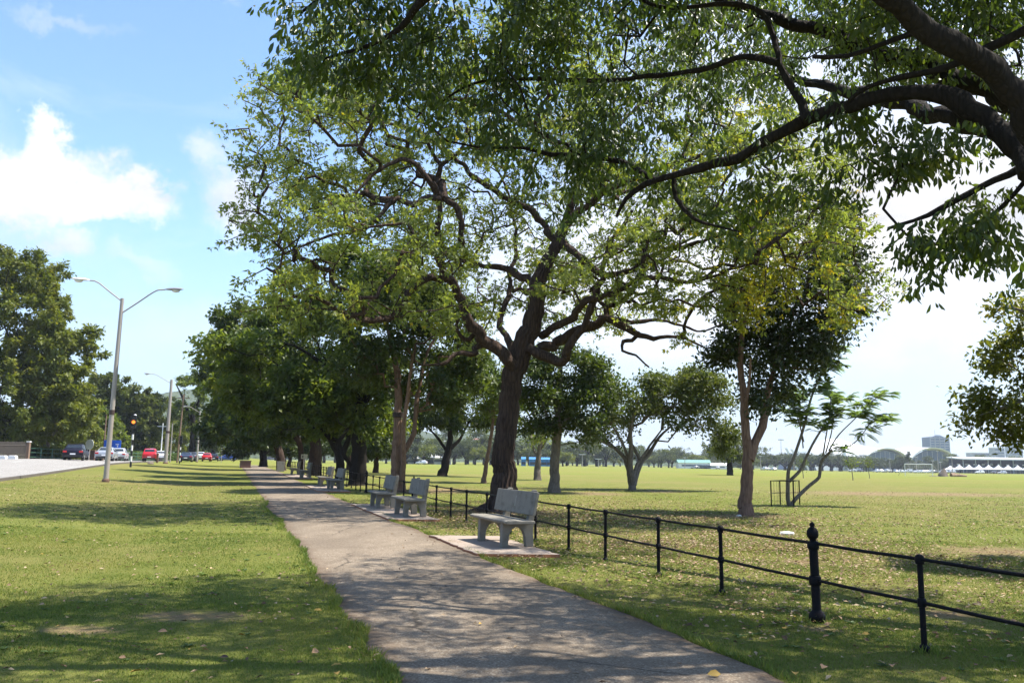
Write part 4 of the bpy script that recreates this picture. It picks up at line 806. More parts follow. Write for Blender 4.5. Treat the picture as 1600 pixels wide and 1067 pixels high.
def signal(label, u, Y, vt, lit):
    b0 = foot(u, Y); h = at(u, vt, Y)[2]-b0[2]; t = empty('traffic_light', b0, .25); tag(t, label, 'traffic light', 'traffic lights by the road')
    n = 7; hp = h-1.05
    pl = MB().tube([Z(0, 0, -.2), Z(0, 0, hp)], .075, 10); part('pole', pl, M['white'], t, True)
    for i in range(0, n, 2):
        part('black_stripe', MB().tube([Z(0, 0, hp*i/n), Z(0, 0, hp*(i+1)/n)], .08, 10), M['black'], t, True)
    hb = MB(); hb.box((0, -.02, hp+.53), (.36, .26, 1.08)); ho = part('signal_head', hb, M['black'], t, bevel=.03)
    for i, (nm, m) in enumerate((('green_lens', M['dark_lens']), ('amber_lens', M['amber'] if lit else M['dark_lens']), ('red_lens', M['dark_lens']))):
        z = hp+.18+.35*i
        o = MB().tube([Z(0, -.15, z), Z(0, -.175, z)], [.135, .11], 14).obj(nm, m, ho, True)
        vi = MB(); vs = []
        for k in range(9):
            an = rad(-10+200*k/8)
            for yy, rr in ((-.14, .155), (-.36, .165)): vs.append(Z(rr*math.cos(an), yy, z+rr*math.sin(an)))
        vi.add(vs+[Z(v[0]*1.07, v[1], z+(v[2]-z)*1.07) for v in vs], [(2*k, 2*k+1, 2*k+3, 2*k+2) for k in range(8)]+[(18+2*k, 18+2*k+2, 18+2*k+3, 18+2*k+1) for k in range(8)]+[(2*k+1, 18+2*k+1, 18+2*k+3, 2*k+3) for k in range(8)])
        vi.obj('visor', M['black'], ho)
    if lit: part('cap', MB().lathe([(.12, h), (.11, h+.06), (.03, h+.1)], (.06, 0, 0), 8), M['white'], t)
signal('nearer traffic light on a black and white striped pole, amber lit', 205, 66, 649, True)
signal('farther unlit traffic light on a striped pole beside the wooden pole', 281, 105, 681, False)
b0 = foot(174, 100); t = empty('road_sign', b0); tag(t, 'blue rectangular road sign behind the silver sedan', 'road sign'); zc = at(174, 694, 100)[2]-b0[2]
part('board', MB().box((0, 0, zc), (2.05, .05, .95)), M['blue_sign'], t, bevel=.02)
for x in (-.7, .7): part('post', MB().tube([Z(x, .06, -.2), Z(x, .06, zc+.3)], .045, 8), M['galv'], t)
b = MB()
for dx, dz, w, h in ((-.45, .2, .5, .09), (-.5, .02, .4, .09), (.6, .0, .4, .1), (.65, -.22, .12, .2)): b.box((dx, -.032, zc+dz), (w, .006, h))
part('white_marks', b, M['sign_white'], t)
b0 = foot(138, 92); t = empty('round_sign', b0, -.3); tag(t, 'round grey back of a sign right of the dark hatchback', 'road sign'); zc = at(138, 694, 92)[2]-b0[2]
part('disc', MB().tube([Z(0, 0, zc), Z(0, .05, zc)], [.56, .56], 24), M['grey_disc'], t, True); part('post', MB().tube([Z(0, .1, -.2), Z(0, .1, zc+.4)], .05, 8), M['galv'], t); part('bracket', MB().box((0, .075, zc), (.8, .03, .08)), M['galv_d'], t)
# plank fence, gate post, blocks, railings, hedge
b0 = foot(18, 82); e0 = foot(42, 86); s0 = foot(-60, 76); t = empty('plank_fence', b0); tag(t, 'dark upright plank fence under the huge olive tree', 'fence'); b = MB(); n = 62; rr = np.random.default_rng(2)
for i in range(n):
    p = s0*(1-i/n)+e0*(i/n)-b0; b.box(p+Z(0, 0, .9), (.105, .03, 1.75+rr.normal(0, .05)), rz=math.atan2(e0[1]-s0[1], e0[0]-s0[0]))
part('planks', b, M['plank'], t); b = MB()
for z in (.4, 1.4): b.tube([s0-b0+Z(0, .06, z), e0-b0+Z(0, .06, z)], .05, 4)
part('rail', b, M['plank'], t)
b0 = foot(43, 84); t = empty('gate_post', b0); tag(t, 'pale gate post at the end of the plank fence', 'gate post'); part('post', MB().box((0, 0, .8), (.28, .28, 1.8)), M['wood_pole'], t, bevel=.02); part('cap', MB().box((0, 0, 1.75), (.36, .36, .1)), M['white'], t, bevel=.02)
for u, lab in ((4, 'white painted block before the plank fence, left of two'), (20, 'white painted block before the plank fence, right of two')):
    b0 = foot(u, 76); b = MB(); b.prism([(-.38, 0), (.38, 0), (.36, .25), (.27, .36), (-.27, .36), (-.37, .24)], -.2, .2, 'y'); o = b.obj('white_block', M['white'], bevel=.03); o.location = tuple(b0); tag(o, lab, 'block', 'white blocks by the road')
def railing(label, u0, Y0, u1, Y1, n, h=1.15):
    a, c = foot(u0, Y0), foot(u1, Y1); t = empty('green_railing', a); tag(t, label, 'railing', 'green railings beyond the road')
    for i in range(n+1):
        p = a+(c-a)*i/n; p[2] = gz(p[0], p[1]); part('post', MB().box(p-a+Z(0, 0, h/2), (.08, .08, h+.1)), M['green_rail'], t)
    for z in (h, h*.62, .25): part('rail', MB().tube([a+(c-a)*i/n-a+Z(0, 0, gz(*(a+(c-a)*i/n)[:2])-a[2]+z) for i in range(n+1)], .035, 6), M['green_rail'], t)
railing('green railing between the gate post and the dark hatchback', 45, 86, 98, 92, 3)
railing('green railing in front of the clipped hedge', 190, 112, 262, 135, 7)
def hedge(label, u0, Y0, u1, Y1, h, w, n, m, seed):
    a, c = foot(u0, Y0), foot(u1, Y1); rg = np.random.default_rng(seed); L = np.linalg.norm(c-a); d = (c-a)/L; s = np.array([-d[1], d[0], 0])
    t = empty('hedge', a); tag(t, label, 'hedge', 'hedges beyond the road'); q = rg.random((n, 3)); q[:, 2] = q[:, 2]**.6; f = rg.integers(0, 3, n)
    P = d*(q[:, :1]*L)+s*((np.where(f == 0, -.5, np.where(f == 1, .5, q[:, 1]-.5)))*w)[:, None]+np.array([0, 0, 1.])*(np.where(f == 2, 1, q[:, 2])*h*(.9+.2*fbm(q[:, 0]*L*.8, q[:, 0]*0, 2)))[:, None]
    P += rg.normal(0, .06, (n, 3)); P[:, 2] += hgt((P+a)[:, 0], (P+a)[:, 1])-a[2]
    V, fl, at_ = single(P, rg.normal(size=(n, 3)), .2, rg, 0, rg.random(n), .6); KIDS.setdefault(t.name, []).append(link('leaves', npmesh('leaves', V, fl, [m], at_), t))
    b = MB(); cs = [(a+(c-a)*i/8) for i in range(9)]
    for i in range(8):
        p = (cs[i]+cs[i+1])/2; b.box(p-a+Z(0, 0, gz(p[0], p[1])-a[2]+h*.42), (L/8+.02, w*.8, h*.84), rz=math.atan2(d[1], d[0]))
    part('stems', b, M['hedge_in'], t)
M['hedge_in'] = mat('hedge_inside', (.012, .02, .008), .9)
hedge('bright green clipped hedge behind the green railing', 188, 116, 300, 150, 1.3, 1.2, 9000, M['lf_hedge'], 1)
hedge('dark low hedge behind the railing by the gate post', 48, 92, 150, 104, 1.35, 1.3, 7000, M['lf_umb'], 2)
hedge('distant hedge along the far bend of the road', 300, 190, 385, 250, 1.6, 2, 7000, M['lf_hedge'], 3)
b0 = foot(59, 94); t = empty('orange_barrier', b0); tag(t, 'orange panel standing behind the green railing', 'barrier'); part('panel', MB().box((0, 0, 1.0), (.75, .06, .55)), M['orange'], t, bevel=.02)
for x in (-.3, .3): part('leg', MB().box((x, .05, .5), (.05, .05, 1.1)), M['galv'], t)
b0 = foot(236, 118); t = empty('small_sign', b0); tag(t, 'small white sign above the red hatchback', 'sign'); zc = at(236, 701.5, 118)[2]-b0[2]; part('board', MB().box((0, 0, zc), (.42, .03, .25)), M['sign_white'], t); part('post', MB().tube([Z(0, .03, 0), Z(0, .03, zc+.1)], .025, 6), M['galv_d'], t)
b0 = foot(236, 84); o = MB().lathe([(.3, -.1), (.32, .08), (.22, .2), (.08, .26)], n=9).obj('brown_rock', M['rock'], None, True); o.location = tuple(b0); tag(o, 'brown rock at the verge edge below the red hatchback', 'rock')
b0 = foot(246, 100); t = empty('bollard', b0); tag(t, 'brown post at the kerb right of the red hatchback', 'bollard'); part('post', MB().box((0, 0, .55), (.2, .2, 1.1)), M['brick'], t, bevel=.02); part('cap', MB().box((0, 0, 1.13), (.26, .26, .07)), M['white'], t, bevel=.01)

# ------------------------------------------------------------------ cars
def car_mats(col): 
    k = 'paint%.2f%.2f%.2f' % col
    if k not in M: M[k] = plain(k, col, .3, .0 if sum(col) < .1 or col[0] > .4 and col[1] < .1 else .25, coat=.0 if sum(col) < .1 else .5, spec=.2 if sum(col) < .1 else .5)
    return M[k]
def make_car(label, col, kind='sedan', group='cars on the road'):
    t = empty('car'); tag(t, label, 'car', group); pm = car_mats(col); hw = .88
    # stations from the rear (y=0) forward: y, sill, belt, roof, roof half width
    if kind == 'hatch': S = [(0, .42, .80, .86, .80), (.06, .30, .92, .98, .80), (.16, .26, .95, 1.05, .77), (.5, .25, .95, 1.44, .62), (.9, .25, .94, 1.52, .63), (1.7, .25, .92, 1.52, .64), (2.2, .25, .90, 1.44, .63), (2.95, .25, .88, .96, .72), (3.7, .27, .78, .82, .72), (4.0, .32, .62, .66, .66), (4.08, .42, .54, .56, .6)]
    elif kind == 'suv': S = [(0, .50, .90, .96, .80), (.05, .38, 1.02, 1.10, .80), (.12, .34, 1.05, 1.2, .77), (.35, .32, 1.06, 1.62, .66), (.8, .32, 1.06, 1.72, .68), (1.9, .32, 1.04, 1.72, .68), (2.4, .32, 1.02, 1.62, .66), (3.1, .32, 1.0, 1.08, .75), (3.9, .34, .92, .96, .74), (4.25, .4, .72, .76, .68), (4.32, .5, .62, .64, .62)]
    else: S = [(0, .44, .78, .82, .78), (.05, .32, .90, .94, .78), (.15, .27, .95, .99, .76), (.75, .25, .96, 1.02, .74), (1.35, .25, .94, 1.38, .60), (1.9, .25, .92, 1.43, .62), (2.5, .25, .91, 1.40, .61), (3.3, .25, .88, .95, .72), (4.1, .27, .78, .82, .72), (4.42, .33, .62, .66, .66), (4.5, .42, .54, .56, .6)]
    vs, fs = [], []
    for y, s, b, r_, w in S:
        e = .92 if y < .04 or y > S[-1][0]-.12 else 1
        vs += [(-hw*.92*e, y, s), (-hw*e, y, s+.14), (-hw*e, y, b-.06), (-hw*.965*e, y, b), (-w, y, r_-.03), (-w*.88, y, r_), (w*.88, y, r_), (w, y, r_-.03), (hw*.965*e, y, b), (hw*e, y, b-.06), (hw*e, y, s+.14), (hw*.92*e, y, s)]
    n = 12
    fs = [(i*n+k, i*n+(k+1) % n, (i+1)*n+(k+1) % n, (i+1)*n+k) for i in range(len(S)-1) for k in range(n)]+[tuple(range(n)), tuple(range((len(S)-1)*n, len(S)*n))]
    bd = MB().add(vs, fs); body = part('body', bd, pm, t, True)
    g = MB(); side = [(i, s) for i, s in enumerate(S)]; cab = [s for s in S if s[3]-s[2] > .3]; full = S
    i0 = S.index(cab[0]); i1 = S.index(cab[-1])
    for sg in (-1, 1):                                   # side windows
        lo = [S[i0-1]]+cab+[S[i1+1]]
        def P(s, q): return np.array([sg*(hw*.965*(1-q)+s[4]*q+.006), s[0], s[2]*(1-q)+(s[3]-.03)*q])
        bot = [P(cab[0], .08)+Z(0, -.22, 0)]+[P(s, .08) for s in cab]+[P(cab[-1], .08)+Z(0, .42, 0)]; top = [P(s, .88) for s in cab]
        pts = bot+top[::-1]; g.add(pts, [tuple(range(len(pts)))])
    part('side_window', g, M['glass'], t)
    for nm, a, c, d in (('rear_window', S[i0-1], S[i0], -.012), ('windscreen', S[i1+1], S[i1], .012)):
        if nm == 'rear_window' and kind == 'sedan': a = S[3]
        q0, q1 = (.22, .92)
        L = lambda q: np.array([a[4]*(1-q)+c[4]*q, a[0]*(1-q)+c[0]*q, a[3]*(1-q)+c[3]*q])
        A, B = L(q0), L(q1); nrm = Z(0, d, .012)
        g = MB().add([(-A[0]*.86, A[1], A[2])+nrm, (A[0]*.86, A[1], A[2])+nrm, (B[0]*.84, B[1], B[2])+nrm, (-B[0]*.84, B[1], B[2])+nrm], [(0, 1, 2, 3)]); part(nm, g, M['glass'], t)
    for x in (-1, 1):
        for y in (.82, S[-1][0]-.85):
            c = Z(x*(hw-.13), y, .32); wb = empty('wheel', c); wb.parent = t; wb.empty_display_size = .1; KIDS[t.name].append(wb)
            part('tyre', MB().tube([Z(-.10, 0, 0), Z(-.07, 0, 0), Z(.07, 0, 0), Z(.14 if x > 0 else .10, 0, 0)] if x > 0 else [Z(-.14, 0, 0), Z(-.07, 0, 0), Z(.07, 0, 0), Z(.10, 0, 0)], [.29, .325, .325, .29], 18), M['rubber'], wb, True)
            part('rim', MB().tube([Z(x*.1, 0, 0), Z(x*.148, 0, 0)], [.2, .19], 12), M['rim'], wb)
        part('tail_lamp', MB().box((x*.68, .02, S[2][2]-.14), (.32, .10, .17)), M['tail'], t, bevel=.02)
        part('headlight', MB().box((x*.62, S[-1][0]-.16, S[-1][2]+.06), (.3, .2, .12)), M['head'], t, bevel=.02)
        part('mirror', MB().box((x*(hw+.07), S[i1+1][0]-.45, .98), (.16, .1, .12)), pm, t, bevel=.02)
    part('number_plate', MB().box((0, -.012, .60), (.46, .02, .12)), M['sign_white'], t); part('bumper', MB().box((0, .03, .40), (1.5, .16, .16)), M['black'], t, bevel=.03)
    return t
def drive(o, u, Y, turn=0, dz=.05):
    p = foot(u, Y); h = math.atan(SK); o.location = (p[0], p[1], p[2]+dz); o.rotation_euler = (0, 0, h+turn)
drive(make_car('dark hatchback car with red tail lamps, left of the round sign', (.012, .012, .022), 'hatch'), 113, 78)
drive(make_car('silver sedan car half behind the nearest street lamp', (.36, .38, .41), 'sedan'), 162, 86)
drive(make_car('pale silver car just right of the nearest street lamp', (.48, .50, .52), 'hatch'), 183, 98)
drive(make_car('bright red hatchback car left of the second street lamp', (.52, .012, .02), 'suv'), 233, 112)
drive(make_car('white car behind the bright red hatchback', (.72, .72, .72), 'hatch'), 250, 128)
drive(make_car('dark saloon car between the wooden pole and the third lamp', (.03, .035, .06), 'sedan'), 290, 122)
drive(make_car('dark grey car ahead of the dark saloon', (.10, .10, .12), 'hatch'), 300, 140)
drive(make_car('white van like car far along the road beyond the third lamp', (.7, .7, .7), 'suv'), 313, 175)
drive(make_car('small distant red car far along the road', (.5, .015, .02), 'hatch'), 323, 155)
drive(make_car('small distant black car ahead of the far red car', (.015, .015, .018), 'hatch'), 334, 165)
drive(make_car('distant blue car at the far bend of the road', (.04, .08, .3), 'sedan'), 370, 190, rad(70))
b0 = foot(143, 95); t = empty('brown_cabinet', b0); tag(t, 'dark reddish cabinet below the round grey sign', 'cabinet'); part('body', MB().box((0, 0, .6), (.9, .5, 1.2)), M['brick'], t, bevel=.02); part('door', MB().box((0, -.26, .6), (.7, .02, 1.0)), M['galv_d'], t)
# ------------------------------------------------------------------ across the field
def shell(u, Y, vb, w, d, h, back):
    pass
def arch_hall(name, label, u, Y, hw, h, depth, rise_back, yaw, group, lean=.0):
    """barrel shell open at the front, its roof sweeping down and back"""
    b0 = foot(u, Y); t = empty(name, b0, yaw); tag(t, label, 'hall', group); n = 22; st = 12
    vs, th = [], []
    for j in range(st+1):
        q = j/st; yy = depth*q; hh = h*(1-(1-rise_back)*q*q); ww = hw*(1+.55*q)
        for i in range(n+1):
            a = math.pi*i/n; vs.append((ww*math.cos(a), yy, hh*max(0, math.sin(a))**.85))
    f = [(j*(n+1)+i, j*(n+1)+i+1, (j+1)*(n+1)+i+1, (j+1)*(n+1)+i) for j in range(st) for i in range(n)]
    k = len(vs); vs2 = vs+[(x*1.03, y-(.8 if y == 0 else 0), z*1.035+.3) for x, y, z in vs]
    f2 = f+[tuple(k+i for i in q[::-1]) for q in f]+[(i, k+i, k+i+1, i+1) for i in range(n)]
    part('roof_shell', MB().add(vs2, f2), M['bldg_white'], t)
    pts = [(hw*.95*math.cos(math.pi*i/n), h*.94*max(0, math.sin(math.pi*i/n))**.85) for i in range(n+1)]
    part('glass_front', MB().prism(pts, 3.0, 3.3, 'y'), M['bldg_glass'], t)
    for i in range(-4, 5):
        x = hw*.2*i; zt = h*.9*math.sqrt(max(.02, 1-(x/hw)**2)); part('mullion', MB().box((x, 2.8, zt/2), (.3, .3, zt)), M['bldg_grey'], t)
    part('floor_band', MB().box((0, 2.7, h*.3), (hw*1.7, .4, .7)), M['bldg_grey'], t)
    return t
H = 'arts centre across the field'
arch_hall('arched_hall', 'white arched hall with glass front, left of the two arches', 1386, 640, 19, 17, 50, 1.18, rad(4), H)
arch_hall('arched_hall', 'white arched hall with glass front, in front of the tower', 1459, 640, 18, 18, 46, 1.06, rad(-8), H)
b0 = foot(1310, 660); t = empty('shell_hall', b0); tag(t, 'long white curved shell roof sweeping up behind the flat crowned trees', 'hall', H)
n = 40; top = []; Y = 660
prof = [(1262, 712), (1270, 704), (1285, 690), (1300, 685), (1318, 685), (1335, 690), (1352, 697), (1370, 706), (1392, 716), (1410, 722)]
P = [at(u, v, Y)-b0 for u, v in prof]; vs = []
for j in range(9):
    a = rad(90*j/8)
    for p in P: vs.append((p[0], -18*math.sin(a)+12, (p[2]+2)*math.cos(a)-2))
m_ = len(P); part('roof_shell', MB().add(vs, [(j*m_+i, j*m_+i+1, (j+1)*m_+i+1, (j+1)*m_+i) for j in range(8) for i in range(m_-1)]), M['bldg_white'], t, True)
bk = MB(); bk.add([(p[0], 12, p[2]) for p in P]+[(p[0], 12, -3) for p in P], [(i, i+1, m_+i+1, m_+i) for i in range(m_-1)]); part('back_wall', bk, M['bldg_grey'], t)
part('dark_opening', MB().prism([(at(1273, 0, Y)[0]-b0[0], 0), (at(1280, 0, Y)[0]-b0[0], 13.5), (at(1285, 0, Y)[0]-b0[0], 13), (at(1288, 0, Y)[0]-b0[0], 0)], -7.5, -6.5, 'y'), M['bldg_grey'], t)
fin = [(at(1277, 0, Y)[0]-b0[0], 19.5), (at(1280, 0, Y)[0]-b0[0], 19.5), (at(1291, 0, Y)[0]-b0[0], 1), (at(1286, 0, Y)[0]-b0[0], 1)]
part('white_fin', MB().prism(fin, -9, -8, 'y'), M['bldg_white'], t)
b0 = foot(1245, 600); t = empty('slatted_hall', b0); tag(t, 'slanting slatted steel frame building left of the white shells', 'building', H); s = 600/F_PX
part('wall', MB().prism([(-8, 0), (14, 0), (9, 12), (-2, 12)], 0, 20, 'y'), M['bldg_glass'], t)
for i in range(3): part('slanted_beam', MB().prism([(-11+i*4+10, 0), (-9.6+i*4+10, 0), (-9.6+i*4+2, 15.5-i*.8), (-11+i*4+2, 15.5-i*.8)], -2.5, -1.5, 'y'), M['bldg_white'], t)
for i in range(5): part('slat', MB().box((4-i*.7+3, -1, 4.5+i*2), (12-i*.6, .5, .7)), M['bldg_white'], t)
b0 = foot(1463, 900); t = empty('office_tower', b0); tag(t, 'blue glass office tower behind the right arched hall', 'tower'); h = at(1463, 683, 900)[2]-b0[2]; w = 29*900/F_PX
part('body', MB().box((0, 0, h/2), (w, w*.9, h)), M['tower_glass'], t)
part('crown_roof', MB().prism([(-w*.32, h), (w*.32, h), (w*.12, h+2.2), (-w*.12, h+2.2)], -w*.3, w*.3, 'y'), M['bldg_grey'], t); part('mast', MB().tube([Z(0, 0, h+2), Z(0, 0, h+8)], .22, 6), M['galv'], t)
for i in range(14): part('floor_band', MB().box((0, -w*.455, h*(i+.5)/14), (w*1.005, .5, .9)), M['bldg_grey'], t)
for i in range(5): part('pier', MB().box((-w/2+w*i/4, -w*.46, h/2), (.7, .7, h)), M['bldg_grey'], t)
for u, Y, v, w, lab in ((1558, 1000, 700, 12, 'pale grey office block far behind the grandstand, left one'), (1585, 1050, 690, 14, 'pale grey office block far behind the grandstand, right one'), (1528, 1100, 708, 20, 'low grey building behind the grandstand roof')):
    b0 = foot(u, Y); t = empty('office_block', b0); tag(t, lab, 'building', 'far office blocks'); h = at(u, v, Y)[2]-b0[2]; part('body', MB().box((0, 0, h/2), (w, w, h)), M['bldg_grey'], t)
    for i in range(int(h/4)): part('window_band', MB().box((0, -w/2-.05, 3+i*4), (w*.9, .3, 1.6)), M['bldg_glass'], t)
    part('roof', MB().box((0, 0, h+.4), (w*1.05, w*1.05, .8)), M['bldg_white'], t)
# grandstand
Y = 460; b0 = foot(1505, Y); t = empty('grandstand', b0, 0); tag(t, 'long grandstand with a flat white roof behind the white tents', 'grandstand'); W = at(1660, 700, Y)[0]-b0[0]; h = at(1505, 717, Y)[2]-b0[2]
part('roof', MB().prism([(-1.5, h-.3), (16, h+.7), (16, h+1.2), (-1.5, h+.35)], -1, W, 'x'), M['bldg_white'], t)
part('seating', MB().prism([(3, 0), (15, 0), (15, h*.75), (13, h*.75), (4, h*.3), (3, h*.3)], 0, W, 'x'), M['dark_in'], t); part('back_wall', MB().box((W/2, 15.4, h/2), (W, .3, h)), M['dark_in'], t)
for i in range(9): part('column', MB().box((W*i/8, .4, h/2-.1), (.35, .35, h-.2)), M['bldg_grey'], t)
part('balcony_rail', MB().box((W/2, 2.6, h*.42), (W, .15, .9)), M['tower_glass'], t)
for i in range(12): part('pale_panel', MB().box((2+W*i/12, 9.0, h*.62+.0), (W/30, .2, .7)), M['bldg_white'], t)
# tents
def make_tent(w):
    t = empty('white_tent'); tag(t, 'white peaked tent in the row before the grandstand', 'tent', 'white tents before the grandstand'); n = 8; prof = []
    vs = []
    for q in np.linspace(0, 1, 7):
        r_ = w/2*(1-q); z = 2.3+2.3*q**1.9
        vs += [(-r_, -r_, z), (r_, -r_, z), (r_, r_, z), (-r_, r_, z)]
    f = [(4*i+k, 4*i+(k+1) % 4, 4*i+4+(k+1) % 4, 4*i+4+k) for i in range(6) for k in range(4)]
    part('roof', MB().add(vs, f), M['tent'], t)
    b = MB()
    for k in range(4):
        a, c = [(-1, -1), (1, -1), (1, 1), (-1, 1)][k], [(1, -1), (1, 1), (-1, 1), (-1, -1)][k]; m = w/2; b.box(((a[0]+c[0])/2*m, (a[1]+c[1])/2*m, 2.15), (w if k % 2 == 0 else .05, .05 if k % 2 == 0 else w, .34))
    part('valance', b, M['tent'], t)
    for a, c in ((-1, -1), (1, -1), (1, 1), (-1, 1)): part('leg', MB().tube([Z(a*w*.48, c*w*.48, 0), Z(a*w*.48, c*w*.48, 2.3)], .05, 6), M['galv'], t)
    return t
tn = make_tent(4.9); Yt = 430
for i in range(10):
    o = tn if i == 0 else copy_tree(tn); o.location = tuple(foot(1498+15.2*i, Yt))
o = copy_tree(tn); o.location = tuple(foot(1484, Yt+6)); o['label'] = 'lower broad white tent at the left end of the tent row'; o.scale = (1.3, 1, .85)
# goal, rocks, logs
Y = 175; b0 = foot(1413, Y); t = empty('football_goal', b0, rad(-38)); tag(t, 'white football goal with a net on the far field', 'goal'); s = 5.2
for x in (0, s): part('post', MB().tube([Z(x, 0, -.1), Z(x, 0, 2.44)], .07, 8), M['white'], t, True)
part('crossbar', MB().tube([Z(0, 0, 2.44), Z(s, 0, 2.44)], .07, 8), M['white'], t, True)
b = MB()
for i in range(14):
    x = s*i/13; b.tube([Z(x, 0, 2.44), Z(x, .9, 2.3), Z(x, 2.0, 0)], .012, 3)
for i in range(7): q = i/6; b.tube([Z(0, .9+1.1*q, 2.3*(1-q)), Z(s, .9+1.1*q, 2.3*(1-q))], .012, 3)
part('net', b, M['net'], t)
for x in (-.0, s): part('stay', MB().tube([Z(x, 0, 2.44), Z(x-1.6+(3.2 if x else 0), 1.0, 0)], .045, 6), M['galv'], t)
def blob_rock(name, label, u, Y, sx, sy, sz, m, seed, group=None, cat='rock'):
    bm = bmesh.new(); bmesh.ops.create_icosphere(bm, subdivisions=3, radius=1); rg = np.random.default_rng(seed); a = rg.normal(size=(9, 3))
    for v in bm.verts:
        p = np.array(v.co); q = p/np.linalg.norm(p); k = 1.0
        for d in a: k = min(k, (.62+.25*abs(math.sin(d[0]*9)))/max(.05, np.dot(q, d/np.linalg.norm(d))))
        tp = 1-.8*max(0, q[2]*k) if sz > 1 else 1; v.co = Vector((q[0]*k*sx*tp+(.25*q[2] if sz > 1 else 0), q[1]*k*sy*tp, q[2]*k*sz))
    me = bpy.data.meshes.new(name); bm.to_mesh(me); bm.free(); me.materials.append(m); o = link(name, me); o.location = tuple(foot(u, Y)); tag(o, label, cat, group); return o
Yr = 165
blob_rock('dark_boulder', 'pointed dark boulder on the far field right of the goal', 1472, Yr, 1.25, .9, 1.75, M['rock'], 3)
for u, L, r_, lab, a in ((1489, 1.5, .36, 'thick tan log lying right of the dark boulder', .3), (1497, 1.2, .28, 'middle brown log on the far field right of the boulder', -.2), (1504, 1.2, .2, 'thin dark log farthest right of the dark boulder', .1)):
    b0 = foot(u, Yr); t = empty('cut_log', b0+Z(0, 0, r_*.85), a); tag(t, lab, 'log', 'logs on the far field'); part('stem', MB().tube([Z(-L/2, 0, 0), Z(-L*.1, .05, .03), Z(L/2, 0, -.02)], [r_, r_*1.05, r_*.85], 12, wob=.08), M['log'], t, True); part('branch_stub', MB().tube([Z(0, 0, r_*.5), Z(.15, .05, r_*1.4)], [.09, .07], 7), M['log'], t)
blob_rock('soil_heap', 'low dark strip of soil left of the dark boulder', 1458, Yr, 1.1, .5, .14, M['rock'], 5, cat='soil heap')
# field lights and poles
def floodlight(u, Y, v, label):
    b0 = foot(u, Y); t = empty('floodlight_mast', b0); h = at(u, v, Y)[2]-b0[2]; tag(t, label, 'floodlight', 'floodlight masts across the field'); part('mast', MB().tube([Z(0, 0, 0), Z(0, 0, h)], [.3, .16], 8), M['galv'], t); part('head_frame', MB().box((0, 0, h), (Y*.0065, .5, Y*.0012)), M['lamp_grey'], t)
    for i in (-1, 0, 1): part('lamp', MB().box((i*Y*.002, -.35, h), (Y*.0012, .3, Y*.001)), M['lens'], t)
for u, Y, v, l in ((1221, 620, 687, 'floodlight mast by the slatted building'), (1348, 720, 681, 'shorter of two floodlight masts above the white shell'), (1352.5, 720, 677, 'taller of two floodlight masts above the white shell')): floodlight(u, Y, v, l)
def fpole(u, Y, v, label, cross=True):
    b0 = foot(u, Y); t = empty('light_pole', b0); h = at(u, v, Y)[2]-b0[2]; tag(t, label, 'light pole', 'light poles at the far edge of the field'); part('shaft', MB().tube([Z(0, 0, 0), Z(0, 0, h)], [.2, .12], 6), M['galv'], t)
    part('lamp_arm', MB().box((0, 0, h-.2), (2.4 if cross else 1.2, .15, .2)), M['white'], t)
    for s in ((-1, 1) if cross else (1,)): part('lamp_head', MB().box((s*1.2, 0, h-.05), (.6, .3, .2)), M['lamp_grey'], t)
for u, v, l in ((678, 704, 'white light pole among the far trees left of the thick trunk'), (910, 709, 'cross headed light pole right of the straight grey trunk'), (1070, 714, 'thin light pole below the broad multi stemmed tree'), (1390, 716, 'light pole before the left arch'), (1431, 713, 'light pole between the two arches'),
                (1457, 719, 'short light pole before the right arch'), (1465, 704, 'tall white light pole before the right arch'), (1469, 721, 'low light pole right of the tall white one'), (1487, 712, 'light pole just left of the grandstand'), (1240, 712, 'light pole behind the iron tree guard'), (1188, 712, 'light pole behind the pale forked trunk'), (935, 716, 'low light pole left of the broad multi stemmed tree')): fpole(u, 400 if u > 1000 else 320, v, l, u < 1000)
# blue booths, low white buildings, far parked cars
for i, (u, w) in enumerate(((818, 1.8), (832, 2.6), (848, 3.6), (859, 2.6))):
    b0 = foot(u, 300); t = empty('blue_booth', b0); tag(t, ['bright blue booth nearest the thick trunk', 'bright blue booth left of the pale small tree', 'widest bright blue booth beside the pale small tree', 'bright blue booth nearest the straight grey trunk'][i], 'booth', 'blue booths across the field')
    part('wall', MB().box((0, 0, 1.2), (w*.9, 3, 2.4)), M['blue_tent'], t); part('roof', MB().prism([(-1.8, 2.42), (1.8, 2.42), (0, 3.2)], -w*.48, w*.48, 'x'), M['blue_tent'], t); part('counter', MB().box((0, -1.55, 1.0), (w*.7, .08, .9)), M['dark_in'], t)
for u, Y, w, h, m, l in ((683, 330, 11, 3.6, 'bldg_white', 'low white building among far trees by the white light pole'), (655, 330, 12, 3.0, 'bldg_white', 'low white building left of the forked dark tree'), (1083, 420, 16, 4.0, 'teal_roof', 'low building with a teal roof below the multi stemmed tree'), (1110, 420, 16, 2.6, 'bldg_white', 'long low white building left of the pale forked trunk'), (1125, 425, 9, 2.8, 'bldg_white', 'short white building beside the far round tree')):
    b0 = foot(u, Y); t = empty('low_building', b0); tag(t, l, 'building', 'low buildings across the field'); part('wall', MB().box((0, 0, h*.35), (w, 6, h*.7)), M['bldg_white'], t); part('roof', MB().prism([(-3.4, h*.7), (3.4, h*.7), (0, h*1.1)], -w*.52, w*.52, 'x'), M[m], t); part('window_band', MB().box((0, -3.03, h*.38), (w*.8, .06, h*.22)), M['bldg_glass'], t)
pc = None; CG = 'cars parked along the far edge of the field'; rg = np.random.default_rng(3); cols = [(.75, .75, .75), (.5, .5, .52), (.72, .72, .7), (.08, .09, .1), (.62, .62, .64)]
